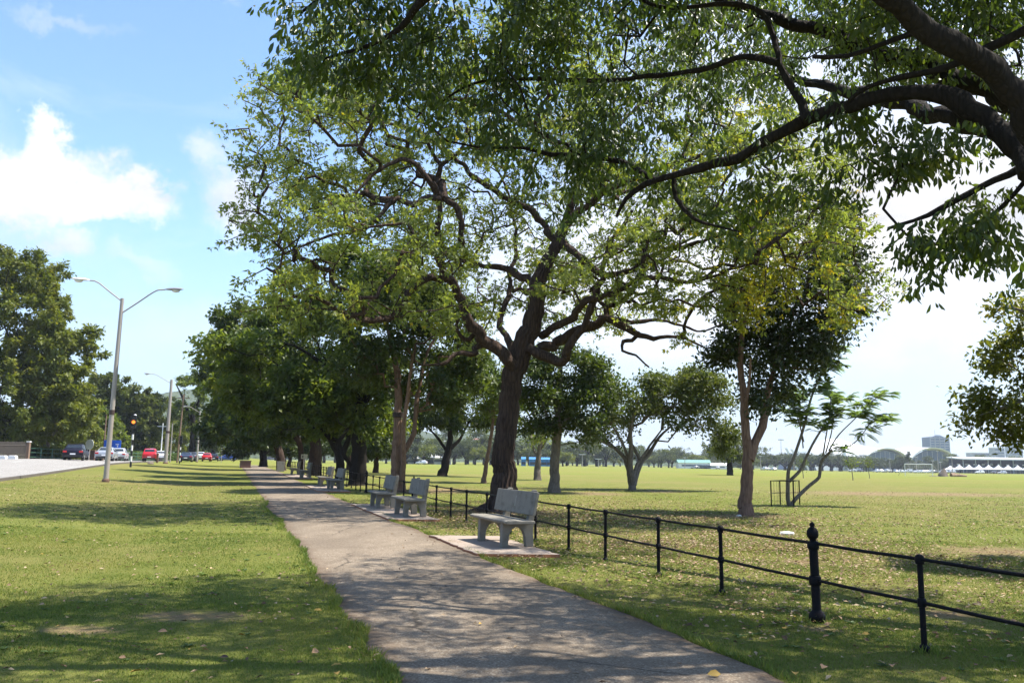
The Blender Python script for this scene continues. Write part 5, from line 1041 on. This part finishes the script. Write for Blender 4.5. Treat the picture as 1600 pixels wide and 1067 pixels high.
protos = [make_car('distant parked car along the far edge of the field', c, k, CG) for c, k in zip(cols, ('hatch', 'sedan', 'suv', 'sedan', 'hatch'))]
us = list(range(1374, 1500, 7))+[1345, 1338, 1212, 1205, 1196, 1092, 1120]+[668, 660, 1536, 1552, 1571]
for i, u in enumerate(us):
    o = protos[i] if i < 5 else copy_tree(protos[i % 5]); o.location = tuple(foot(u+rg.uniform(-2, 2), (405 if u > 1000 else 300)+rg.uniform(-6, 6))); o.rotation_euler = (0, 0, rg.uniform(-.3, .3)+math.pi/2*(i % 2))

# ---- far tree line: five kinds of crown, copied
FT = 'trees along the far edge of the field'
def far_proto(label, h, w, flat, m, seed):
    rg = np.random.default_rng(seed); b0 = Z(0, 0, 0)
    L = [([Z(0, 0, -.5), Z(0, 0, h*.18), Z(.3, 0, h*.42)], [w*.045, w*.035, w*.025])]+[([Z(0, 0, h*.2), Z(w*.2*math.cos(a), w*.2*math.sin(a), h*.5)], [w*.025, w*.01]) for a in (0, 1.3, 2.6, 3.9, 5.1)]
    zc = h*(.72 if flat else .6); bl = [(Z(0, 0, zc), (w*.38, w*.38, h*(.16 if flat else .33)), 1)]+[(Z(w*.28*math.cos(a), w*.28*math.sin(a), zc-h*.04+rg.uniform(-.06, .08)*h), (w*.26, w*.26, h*(.12 if flat else .24)), 1) for a in rg.uniform(0, 6.28, 5)]
    t = build_tree('far_tree', b0, L, bl, 130, None, (M['bark_dark'], m), seed, label, 'tree', FT, bf=.3, rtip=.05, sub=2, gn=.1, nl=3000, lsize=.75, lspread=.5, clump=45, shell=.7, minr=.09, droop=.2)
    return t
_hg = hgt
hgt = lambda x, y: np.zeros_like(np.asarray(x, float))-50
FP = [far_proto('rounded yellowish green tree in the far tree line', 8, 11, False, M['lf_olive'], 81), far_proto('rounded dull green tree in the far tree line', 11, 13, False, M['lf_far'], 82), far_proto('flat topped spreading tree in the far tree line', 9.5, 20, True, M['lf_far'], 83), far_proto('tall dark green tree in the far tree line', 15, 14, False, M['lf_umb'], 84), far_proto('small bushy tree in the far tree line', 6, 8, False, M['lf_far'], 85)]
hgt = _hg
plan = []
rg = np.random.default_rng(12)
for u in range(590, 880, 15): plan.append((u+rg.uniform(-5, 5), 325+rg.uniform(-8, 12), int(rg.choice([0, 0, 0, 1])), rg.uniform(.8, 1.1)))
for u in range(575, 960, 17): plan.append((u+rg.uniform(-6, 6), 385+rg.uniform(-15, 20), int(rg.choice([1, 3, 1])), rg.uniform(.95, 1.3)))
for u in range(880, 1215, 17): plan.append((u+rg.uniform(-6, 6), 440+rg.uniform(-10, 10), int(rg.choice([1, 0, 4, 1, 3])), rg.uniform(.75, 1.0)))
for u in range(890, 1230, 16): plan.append((u+rg.uniform(-6, 6), 500+rg.uniform(-15, 20), int(rg.choice([3, 1])), rg.uniform(.85, 1.1)))
for u in (1226, 1252, 1266, 1283, 1298, 1312, 1328): plan.append((u, 470+rg.uniform(-10, 10), 2, rg.uniform(.85, 1.1)))
for u in range(1240, 1350, 15): plan.append((u, 520+rg.uniform(-8, 8), 1, rg.uniform(.7, .9)))
for u in range(1336, 1502, 9): plan.append((u+rg.uniform(-4, 4), 520+rg.uniform(-20, 20), int(rg.choice([1, 4, 1])), rg.uniform(.75, 1.0)))
for u in range(1488, 1660, 13): plan.append((u+rg.uniform(-5, 5), 560+rg.uniform(-10, 40), int(rg.choice([3, 1])), rg.uniform(.85, 1.0)))
for u in range(410, 590, 16): plan.append((u+rg.uniform(-5, 5), 330+rg.uniform(-20, 30), int(rg.choice([0, 1, 3])), rg.uniform(.8, 1.1)))
for i, (u, Y, k, s) in enumerate(plan):
    o = FP[k]; 
    if o.get('used'): o = copy_tree(FP[k])
    FP[k]['used'] = True
    o.location = tuple(foot(u, Y)); o.rotation_euler = (0, 0, rg.uniform(0, 6.28)); o.scale = (s, s, s*rg.uniform(.88, 1.1))
for o in bpy.data.objects:
    if 'used' in o: del o['used']
# conifer like small tree between the arches
gtree('feathery_palm', 'spiky pale tree standing between the two white arches', 1419, 430, [([(1419, 722), (1419, 712), (1419, 704)], .15, .06)], [(1419, 716, 4.5, 4, 1.4), (1419, 709, 2.5, 4, .8)], 40, 500, .8, (M['bark_grey'], M['lf_far']), 90, None, **{**D, 'clump': 0, 'rtip': .03})

# ---- hills with houses
def hill(name, pts, Y, depth, m, seed):
    """ridge through the given columns/rows at distance Y, with real slopes front and back"""
    us = np.array([p[0] for p in pts]); vv = np.array([p[1] for p in pts]); n = 90; uu = np.linspace(us[0], us[-1], n); vi = np.interp(uu, us, vv)
    rows = []
    for j, q in enumerate(np.linspace(-1, 1, 25)):
        for u, v in zip(uu, vi):
            p = at(u, v, Y); g0 = gz(p[0], p[1])-6; hgt_ = max(0, p[2]-g0); k = (1-abs(q))**.8 if q < 0 else (1-q)
            z = g0+hgt_*k*(1+(fbm(np.array([p[0]*.02+seed]), np.array([q*6.])))[0]*.18-.09); z += (vnoise(np.array([u*.9]), np.array([q*40.]))[0]-.5)*min(8, hgt_*.10)
            rows.append((p[0], p[1]+q*depth, z))
    idx = np.arange(25*n).reshape(25, n); q = np.stack([idx[:-1, :-1], idx[:-1, 1:], idx[1:, 1:], idx[1:, :-1]], -1).reshape(-1, 4)
    return tag(link(name, npmesh(name, np.array(rows), [q], [m], smooth=True)), kind='structure')
m = newmat('wooded_hill'); nt = NT(m); pos = nt('NewGeometry').outputs['Position']; v_ = nt('TexVoronoi', {'Vector': pos, 'Scale': .11}, feature='F1').outputs['Distance']; g_ = nt.noise(pos, .03, 6, .7)
out(nt, nt('BsdfPrincipled', {'Base Color': nt.mix(nt.ramp(g_, [(.3, 0), (.7, 1)]), (.03, .05, .018), (.075, .09, .03)), 'Roughness': 1, 'Specular IOR Level': 0, 'Normal': nt.bump(nt.math('ADD', v_, g_), 1, 6)}).outputs[0]); M['hill'] = m
hill('hill', [(-300, 690), (-100, 660), (60, 640), (150, 625), (235, 617), (290, 606), (330, 614), (380, 640), (430, 665), (520, 690)], 1500, 500, M['hill'], 1)
hill('hill', [(430, 690), (520, 676), (600, 668), (680, 676), (760, 672), (830, 680), (900, 694), (960, 700), (1040, 708), (1120, 712), (1240, 716)], 1700, 500, M['hill'], 4)
rg = np.random.default_rng(9)
for i, (u, v) in enumerate(((742, 686), (770, 690), (803, 688), (905, 700), (917, 703), (927, 701), (940, 703), (700, 690), (1168, 714), (1182, 713), (1210, 712), (1100, 715))):
    Y = 1330; p = at(u, v+2, Y); t = empty('hillside_house', (p[0], p[1], p[2]-7)); tag(t, 'pale house on the far hillside', 'house', 'houses on the far hillside'); w = rg.uniform(9, 16)
    part('wall', MB().box((0, 0, 3.5), (w, 8, 9)), M['bldg_white'], t); part('roof', MB().prism([(-4.6, 8.02), (4.6, 8.02), (0, 10.5)], -w*.54, w*.54, 'x'), M['red_roof'] if i % 3 == 0 else M['bldg_white'], t); part('window_band', MB().box((0, -4.05, 5), (w*.7, .1, 1.6)), M['bldg_glass'], t)
# ------------------------------------------------------------------ grass blades, litter, fallen leaves
def scatter(n, y0, y1, margin=.10, near=2.0):
    """random points seen from the camera's side of the park, even in area"""
    rg = np.random.default_rng(int(n+y0*10)); yy = np.sqrt(rg.uniform(y0*y0, y1*y1, n)); a = rg.uniform(-1, 1, n)*(.62+margin*.5+2.4/yy); return yy*a, yy, rg
def on_hard(x, y):
    l = x+SK*y; e0 = (fbm(y*1.7, y*0+3.3)-.5)*.22+(fbm(y*.35, y*0+9)-.5)*.264; e1 = (fbm(y*1.7, y*0+7.7)-.5)*.22+(fbm(y*.35, y*0+5)-.5)*.264
    h = (l > PATH_L+e0+.02) & (l < PATH_R+e1-.02)
    for l0, l1, a, b in ((4.0, 5.3, 13.5, 16.5), (3.95, 5.2, 20.7, 27), (3.8, 5.2, 36, 42.4), (3.85, 5.2, 52, 61.5)): h |= (l > l0-.03) & (l < l1+.03) & (y > a-.03) & (y < b+.03)
    return h | (l < KERB+.05)
def blades(x, y, rg, h0, w0):
    keep = ~on_hard(x, y) & (rg.random(len(x)) > sm((y-20)/30)); d = fbm(x*1.3, y*1.3, 3); keep &= (soil_mask(x, y) < rg.random(len(x))*.9) & (d+rg.random(len(x))*.5 > .52)
    x, y, d = x[keep], y[keep], d[keep]; n = len(x); h = h0*rg.uniform(.45, 1.25, n)*(.55+.9*d); an = rg.uniform(0, 6.28, n); ln = rg.normal(0, .55, (n, 2))
    B = np.stack([x, y, hgt(x, y)-.004], -1); s = np.stack([np.cos(an), np.sin(an), 0*an], -1)*(w0*rg.uniform(.6, 1.3, n))[:, None]/2
    T = B+np.stack([ln[:, 0]*h, ln[:, 1]*h, h], -1); md = (B*.45+T*.55); md[:, 2] += h*.12
    V = np.stack([B-s, B+s, md+s*.7, T, md-s*.7], 1).reshape(-1, 3); o = np.arange(n)[:, None]*5
    t = np.clip(.75*fbm(x*.5+9, y*.5, 3)+rg.normal(0, .16, n)+.08, 0, 1); return V, np.concatenate([o+np.array([[0, 1, 2, 4]])]), o+np.array([[4, 2, 3]]), t
VV, QQ, TT, AA = [], [], [], []; off = 0
for n, y0, y1, h0, w0 in ((300000, 4.2, 9, .024, .0048), (270000, 9, 17, .025, .0068), (230000, 17, 50, .029, .016)):
    x, y, rg = scatter(n, y0, y1); V, Q, T_, a = blades(x, y, rg, h0, w0); VV.append(V); QQ.append(Q+off); TT.append(T_+off); AA.append(a); off += len(V)
def edge_points(n, rg):
    yy = 4.5+rg.random(n)**1.6*26; s = rg.random(n) < .5
    e0 = (fbm(yy*1.7, yy*0+3.3)-.5)*.22+(fbm(yy*.35, yy*0+9)-.5)*.264; e1 = (fbm(yy*1.7, yy*0+7.7)-.5)*.22+(fbm(yy*.35, yy*0+5)-.5)*.264
    g = fbm(yy*2.3, s*5.+1, 3); l = np.where(s, PATH_L+e0-rg.exponential(.045, n)+.05*g, PATH_R+e1+rg.exponential(.045, n)-.05*g); k = rg.random(n) < g*1.4-.15
    return (l-SK*yy)[k], yy[k]
rg = np.random.default_rng(77); x, y = edge_points(26000, rg)
pz = np.array([lpt(FL, v)[:2] for v in fy if v < 32]); j = rg.integers(0, len(pz), 2600); x = np.concatenate([x, pz[j, 0]+rg.normal(0, .07, 2600)]); y = np.concatenate([y, pz[j, 1]+rg.normal(0, .07, 2600)])
_oh = on_hard; on_hard = lambda a, b: np.zeros(len(a), bool)
V, Q, T_, a = blades(x, y, rg, .055, .008); VV.append(V+np.array([0, 0, .012])); QQ.append(Q+off); TT.append(T_+off); AA.append(a); off += len(V); on_hard = _oh
M['blade'] = leafmat('grass_blades', [(0, (.068, .108, .019)), (.35, (.120, .172, .029)), (.62, (.185, .218, .042)), (.85, (.27, .24, .055)), (1, (.37, .30, .12))], .35, .6, (1.1, 1.15, .6), .25)
g = link('grass', npmesh('grass', np.concatenate(VV), [np.concatenate(QQ), np.concatenate(TT)], [M['blade']], np.concatenate([np.concatenate(AA)]*2))); tag(g, 'short grass blades on the verge and field', 'grass', kind='stuff')
# leaf litter, thickest under the trees
x, y, rg = scatter(80000, 4.5, 46); l = x+SK*y
dens = .14+1.5*np.exp(-((x-3.8)/4.2)**2-((y-15)/6.5)**2)+.55*np.exp(-((x+.5)/6)**2-((y-25)/5)**2)+.25*np.exp(-((y-20)/9)**2)*(l > 5)+.12*(y < 12)
dens *= np.where((l > PATH_L) & (l < PATH_R), .10, 1)*np.where(l < PATH_L, 1.0, 1)*(.35+1.3*fbm(x*.8, y*.8, 3)); k = (rg.random(len(x)) < dens) & (l > KERB+.3)
x, y = x[k], y[k]
x2 = np.concatenate([rg.normal(4.0, 2.6, 26000), rg.normal(1.5, 4.2, 12000)]); y2 = np.concatenate([rg.normal(15.0, 4.2, 26000), rg.normal(22.5, 3.4, 12000)])
k = (rg.random(len(x2)) < 1.7*fbm(x2*.7, y2*.7, 4)-.35) & ~on_hard(x2, y2) & (x2+SK*y2 > PATH_R) & (y2 > 7.5); x = np.concatenate([x, x2[k]]); y = np.concatenate([y, y2[k]])
n = len(x); P = np.stack([x, y, hgt(x, y)+.031], -1); an = rg.uniform(0, 6.28, n); A = np.stack([np.cos(an), np.sin(an), rg.normal(.05, .2, n)], -1); N_ = np.stack([rg.normal(0, .35, n), rg.normal(0, .35, n), np.ones(n)], -1); L = rg.uniform(.028, .07, n)*(1+.3*(y > 20))
V, fl, a = leaf_mesh(P, A, N_, L, L*rg.uniform(.4, .7, n), rg.beta(1.1, 1.2, n)); o = link('leaf_litter', npmesh('leaf_litter', V, fl, [M['litter']], a)); tag(o, 'dry fallen leaves littering the grass', 'leaf litter', kind='stuff')
# low broad leaved weeds in the turf
x, y, rg = scatter(2600, 4.5, 26); k = ~on_hard(x, y) & (fbm(x*.6+4, y*.6, 3) > .5); x, y = x[k], y[k]; n = len(x); m_ = 9
an = np.tile(np.arange(m_)*2*math.pi/m_, (n, 1))+rg.uniform(0, 6, (n, 1))+rg.normal(0, .2, (n, m_)); A = np.stack([np.cos(an), np.sin(an), rg.uniform(.15, .6, (n, m_))], -1).reshape(-1, 3)
P = np.repeat(np.stack([x, y, hgt(x, y)+.004], -1), m_, 0); L = np.repeat(rg.uniform(.03, .075, n), m_)*rg.uniform(.7, 1.1, n*m_); V, fl, a = leaf_mesh(P, A, np.tile([0, 0, 1.], (n*m_, 1))+rg.normal(0, .2, (n*m_, 3)), L, L*.4, np.repeat(rg.random(n), m_))
tag(link('weeds', npmesh('weeds', V, fl, [M['lf_hedge']], a)), 'low broad leaved weeds growing in the turf', 'weeds', kind='stuff')
# single fallen leaves that can be told apart near the camera
def fallen(u, v, L, m, lab):
    d = ray(u, v); t = -EYE/d[2]; p = d*t; rg = np.random.default_rng(int(u*7+v)); B = np.zeros((1, 3)); an = rg.uniform(0, 6.28)
    V, fl, a = leaf_mesh(B, np.array([[math.cos(an), math.sin(an), .12]]), np.array([[rg.normal(0, .3), rg.normal(0, .3), 1.]]), L, L*.55, np.array([.5]), True)
    V = V*.78+np.array([0, 0, .02]); me = npmesh('fallen_leaf', V, fl, [M[m]]); o = link('fallen_leaf', me); o.location = (p[0], p[1], gz(p[0], p[1])+.012); tag(o, lab, 'fallen leaf', 'single fallen leaves near the camera')
yl, tnl, brl = 'leaf_yellow', 'leaf_tan', 'leaf_brown'
for u, v, L, m, lab in ((1105, 1060, .13, yl, 'yellow leaf on the path near the bottom edge, right of centre'), (1243, 1061, .12, yl, 'yellow leaf on grass at the path edge, right bottom'), (862, 1036, .09, tnl, 'pale leaf lying alone on the near path'), (223, 1054, .12, yl, 'bright yellow leaf on the grass at the lower left'), (261, 992, .11, tnl, 'tan leaf below the bare soil patch on the left'), (372, 997, .10, yl, 'yellow leaf right of the bare soil patch'),
                        (357, 1033, .09, brl, 'brown curled leaf on the left lawn near the bottom'), (497, 1022, .12, tnl, 'long tan leaf on the lawn near the path edge'), (535, 1045, .11, yl, 'yellow leaf on the lawn close to the path edge'), (515, 1022, .09, brl, 'dark leaf beside the long tan leaf'), (490, 958, .10, yl, 'yellow leaf on the shaded lawn left of the path'), (440, 899, .10, tnl, 'pale leaf where the lawn shade begins beside the path'),
                        (527, 1061, .11, yl, 'yellow leaf at the bottom edge left of the path'), (100, 1001, .10, brl, 'brown leaf on the far left lawn'), (185, 1033, .08, tnl, 'small tan leaf on the lower left lawn'), (1290, 1046, .13, tnl, 'broad tan leaf on the grass before the fence bottom right'), (1395, 1048, .13, tnl, 'broad tan leaf on the grass under the nearest fence rail'), (1360, 996, .09, yl, 'yellow leaf beside the finial post'), (1172, 1033, .10, tnl, 'tan leaf on the path edge right of centre'), (1225, 985, .1, yl, 'yellowed leaf left of the finial post foot'),
                        (748, 980, .07, yl, 'small yellow leaf in the middle of the near path'), (640, 955, .06, brl, 'small red brown leaf on the near path'), (1070, 915, .09, tnl, 'tan leaf on the grass by the path edge below the fence'), (880, 1000, .05, brl, 'tiny brown leaf on the shaded path'), (405, 978, .09, brl, 'dark brown leaf on the lawn right of the soil patch')): fallen(u, v, L, m, lab)

# ------------------------------------------------------------------ light and sky
EL, AZ = rad(63), rad(84)                                # azimuth clockwise from +Y
sd = Vector((math.sin(AZ)*math.cos(EL), math.cos(AZ)*math.cos(EL), math.sin(EL)))
sl = bpy.data.lights.new('sun', 'SUN'); sl.energy = 5.0; sl.angle = rad(.53); sl.color = (1, .95, .86); so = bpy.data.objects.new('sun', sl); C.objects.link(so); so.rotation_euler = sd.to_track_quat('Z', 'Y').to_euler()
w = bpy.data.worlds.new('World'); bpy.context.scene.world = w; w.use_nodes = True; w.node_tree.nodes.clear(); nt = NT(w)
sky = nt('TexSky', sky_type='NISHITA', sun_disc=False, sun_elevation=EL, sun_rotation=AZ, air_density=1.0, dust_density=.6, ozone_density=1.2).outputs[0]
dr = nt('TexCoord').outputs['Generated']
wn = nt.noise(dr, 6.5, 9, .68, 0, 'Color'); wob = nt('VectorMath', {0: wn, 1: (.5, .5, .5)}, operation='SUBTRACT').outputs[0]
wob = nt('VectorMath', {0: wob, 'Scale': .19}, operation='SCALE').outputs[0]; dw = nt('VectorMath', {0: dr, 1: wob}, operation='ADD').outputs[0]
def cl(u, v, ru, rv, soft=.5, amt=1.):
    d = unit(ray(u, v)[None])[0]; r = unit(np.cross(d, [0, 0, 1.])[None])[0]; up = np.cross(r, d); dif = nt('VectorMath', {0: dw, 1: tuple(d)}, operation='SUBTRACT').outputs[0]
    a = nt.math('MULTIPLY', nt('VectorMath', {0: dif, 1: tuple(r)}, operation='DOT_PRODUCT').outputs['Value'], F_PX/ru); b = nt.math('MULTIPLY', nt('VectorMath', {0: dif, 1: tuple(up)}, operation='DOT_PRODUCT').outputs['Value'], F_PX/rv)
    f = nt.math('ADD', nt('VectorMath', {0: dw, 1: tuple(d)}, operation='DOT_PRODUCT').outputs['Value'], 0)
    q = nt.math('SQRT', nt.math('ADD', nt.math('MULTIPLY', a, a), nt.math('MULTIPLY', b, b)))
    m_ = nt('MapRange', {'Value': q, 'From Min': 1-soft, 'From Max': 1+soft*.6, 'To Min': amt, 'To Max': 0.}, interpolation_type='SMOOTHSTEP').outputs[0]
    return nt.math('MULTIPLY', m_, nt.math('GREATER_THAN', f, 0))
mask = None
for c in ((55, 268, 100, 46, .5), (160, 302, 72, 32, .55), (20, 290, 95, 42, .55), (70, 212, 34, 34, .55), (362, 320, 55, 42, .8, .8), (325, 250, 28, 34, .9, .6), (75, 368, 34, 26, .9, .75), (200, 410, 46, 18, .9, .35), (120, 30, 60, 12, .9, .25), (250, 520, 260, 60, .95, .25), (300, 2, 60, 12, .9, .4),
          (1400, 330, 330, 200, .75, 1.), (1050, 430, 420, 180, .8, .9), (1500, 600, 330, 50, .9, .15), (1250, 150, 300, 160, .9, .7), (1750, 250, 300, 300, .8, .9), (800, 560, 380, 90, .9, .4), (2300, 300, 500, 350, .8, .9), (-500, 250, 300, 150, .8, .9), (950, -300, 400, 120, .9, .5)):
    m_ = cl(*c); mask = m_ if mask is None else nt.math('MAXIMUM', mask, m_)
thin = nt.ramp(nt.noise(nt('Mapping', {'Vector': dr, 'Scale': (1, 1, 3.2)}).outputs[0], 3.2, 7, .62, .6), [(.5, 0), (.8, .35)])
mask = nt.math('MAXIMUM', mask, thin)
low = nt('MapRange', {'Value': nt('SeparateXYZ', {'Vector': dr}).outputs[2], 'From Min': .02, 'From Max': .17, 'To Min': .12, 'To Max': 1.}, interpolation_type='SMOOTHSTEP').outputs[0]; mask = nt.math('MULTIPLY', mask, low)
shade = nt.ramp(nt.noise(nt('Mapping', {'Vector': dr, 'Scale': (1, 1, 2.4)}).outputs[0], 4.0, 6, .6), [(.35, .62), (.62, 1.0)])
sep = nt('SeparateXYZ', {'Vector': dr}).outputs
CB = CLOUD_B
ccol = nt.mix(1.0, shade, (CB, CB*1.0, CB*1.02), 'MULTIPLY')
hz = nt('MapRange', {'Value': sep[2], 'From Min': 0., 'From Max': .30, 'To Min': .72, 'To Max': 0.}, interpolation_type='SMOOTHSTEP').outputs[0]
sky = nt.mix(1.0, sky, (.85, .96, 1.08), 'MULTIPLY'); sk = nt.mix(hz, sky, (CB*.40, CB*.495, CB*.61)); full = nt.mix(mask, sk, ccol)
bg = nt('Background', {'Color': full, 'Strength': SKY_S}); o = nt('OutputWorld'); nt.l.new(bg.outputs[0], o.inputs['Surface'])

sc = bpy.context.scene; sc.view_settings.view_transform = 'Standard'; sc.view_settings.look = 'None'; sc.view_settings.gamma = 1; sc.view_settings.exposure = EXPO
sc.render.engine = 'CYCLES'; cy = sc.cycles; cy.max_bounces = 6; cy.diffuse_bounces = 3; cy.glossy_bounces = 2; cy.transmission_bounces = 4; cy.transparent_max_bounces = 4; cy.volume_bounces = 0; cy.caustics_reflective = cy.caustics_refractive = False; cy.use_denoising = True
cy.sample_clamp_indirect = 6
# air: far things fade towards the pale sky
m = bpy.data.materials.new('thin_air'); m.use_nodes = True; m.node_tree.nodes.clear(); nt = NT(m); v = nt('VolumePrincipled', {'Color': (.80, .88, 1, 1), 'Density': HAZE, 'Anisotropy': .2}); nt.l.new(v.outputs[0], nt('OutputMaterial').inputs['Volume'])
if HAZE > 0: tag(MB().box((0, 3000, 58.5), (20000, 6400, 153)).obj('haze', m), 'thin pale haze over the park', 'haze', kind='stuff')
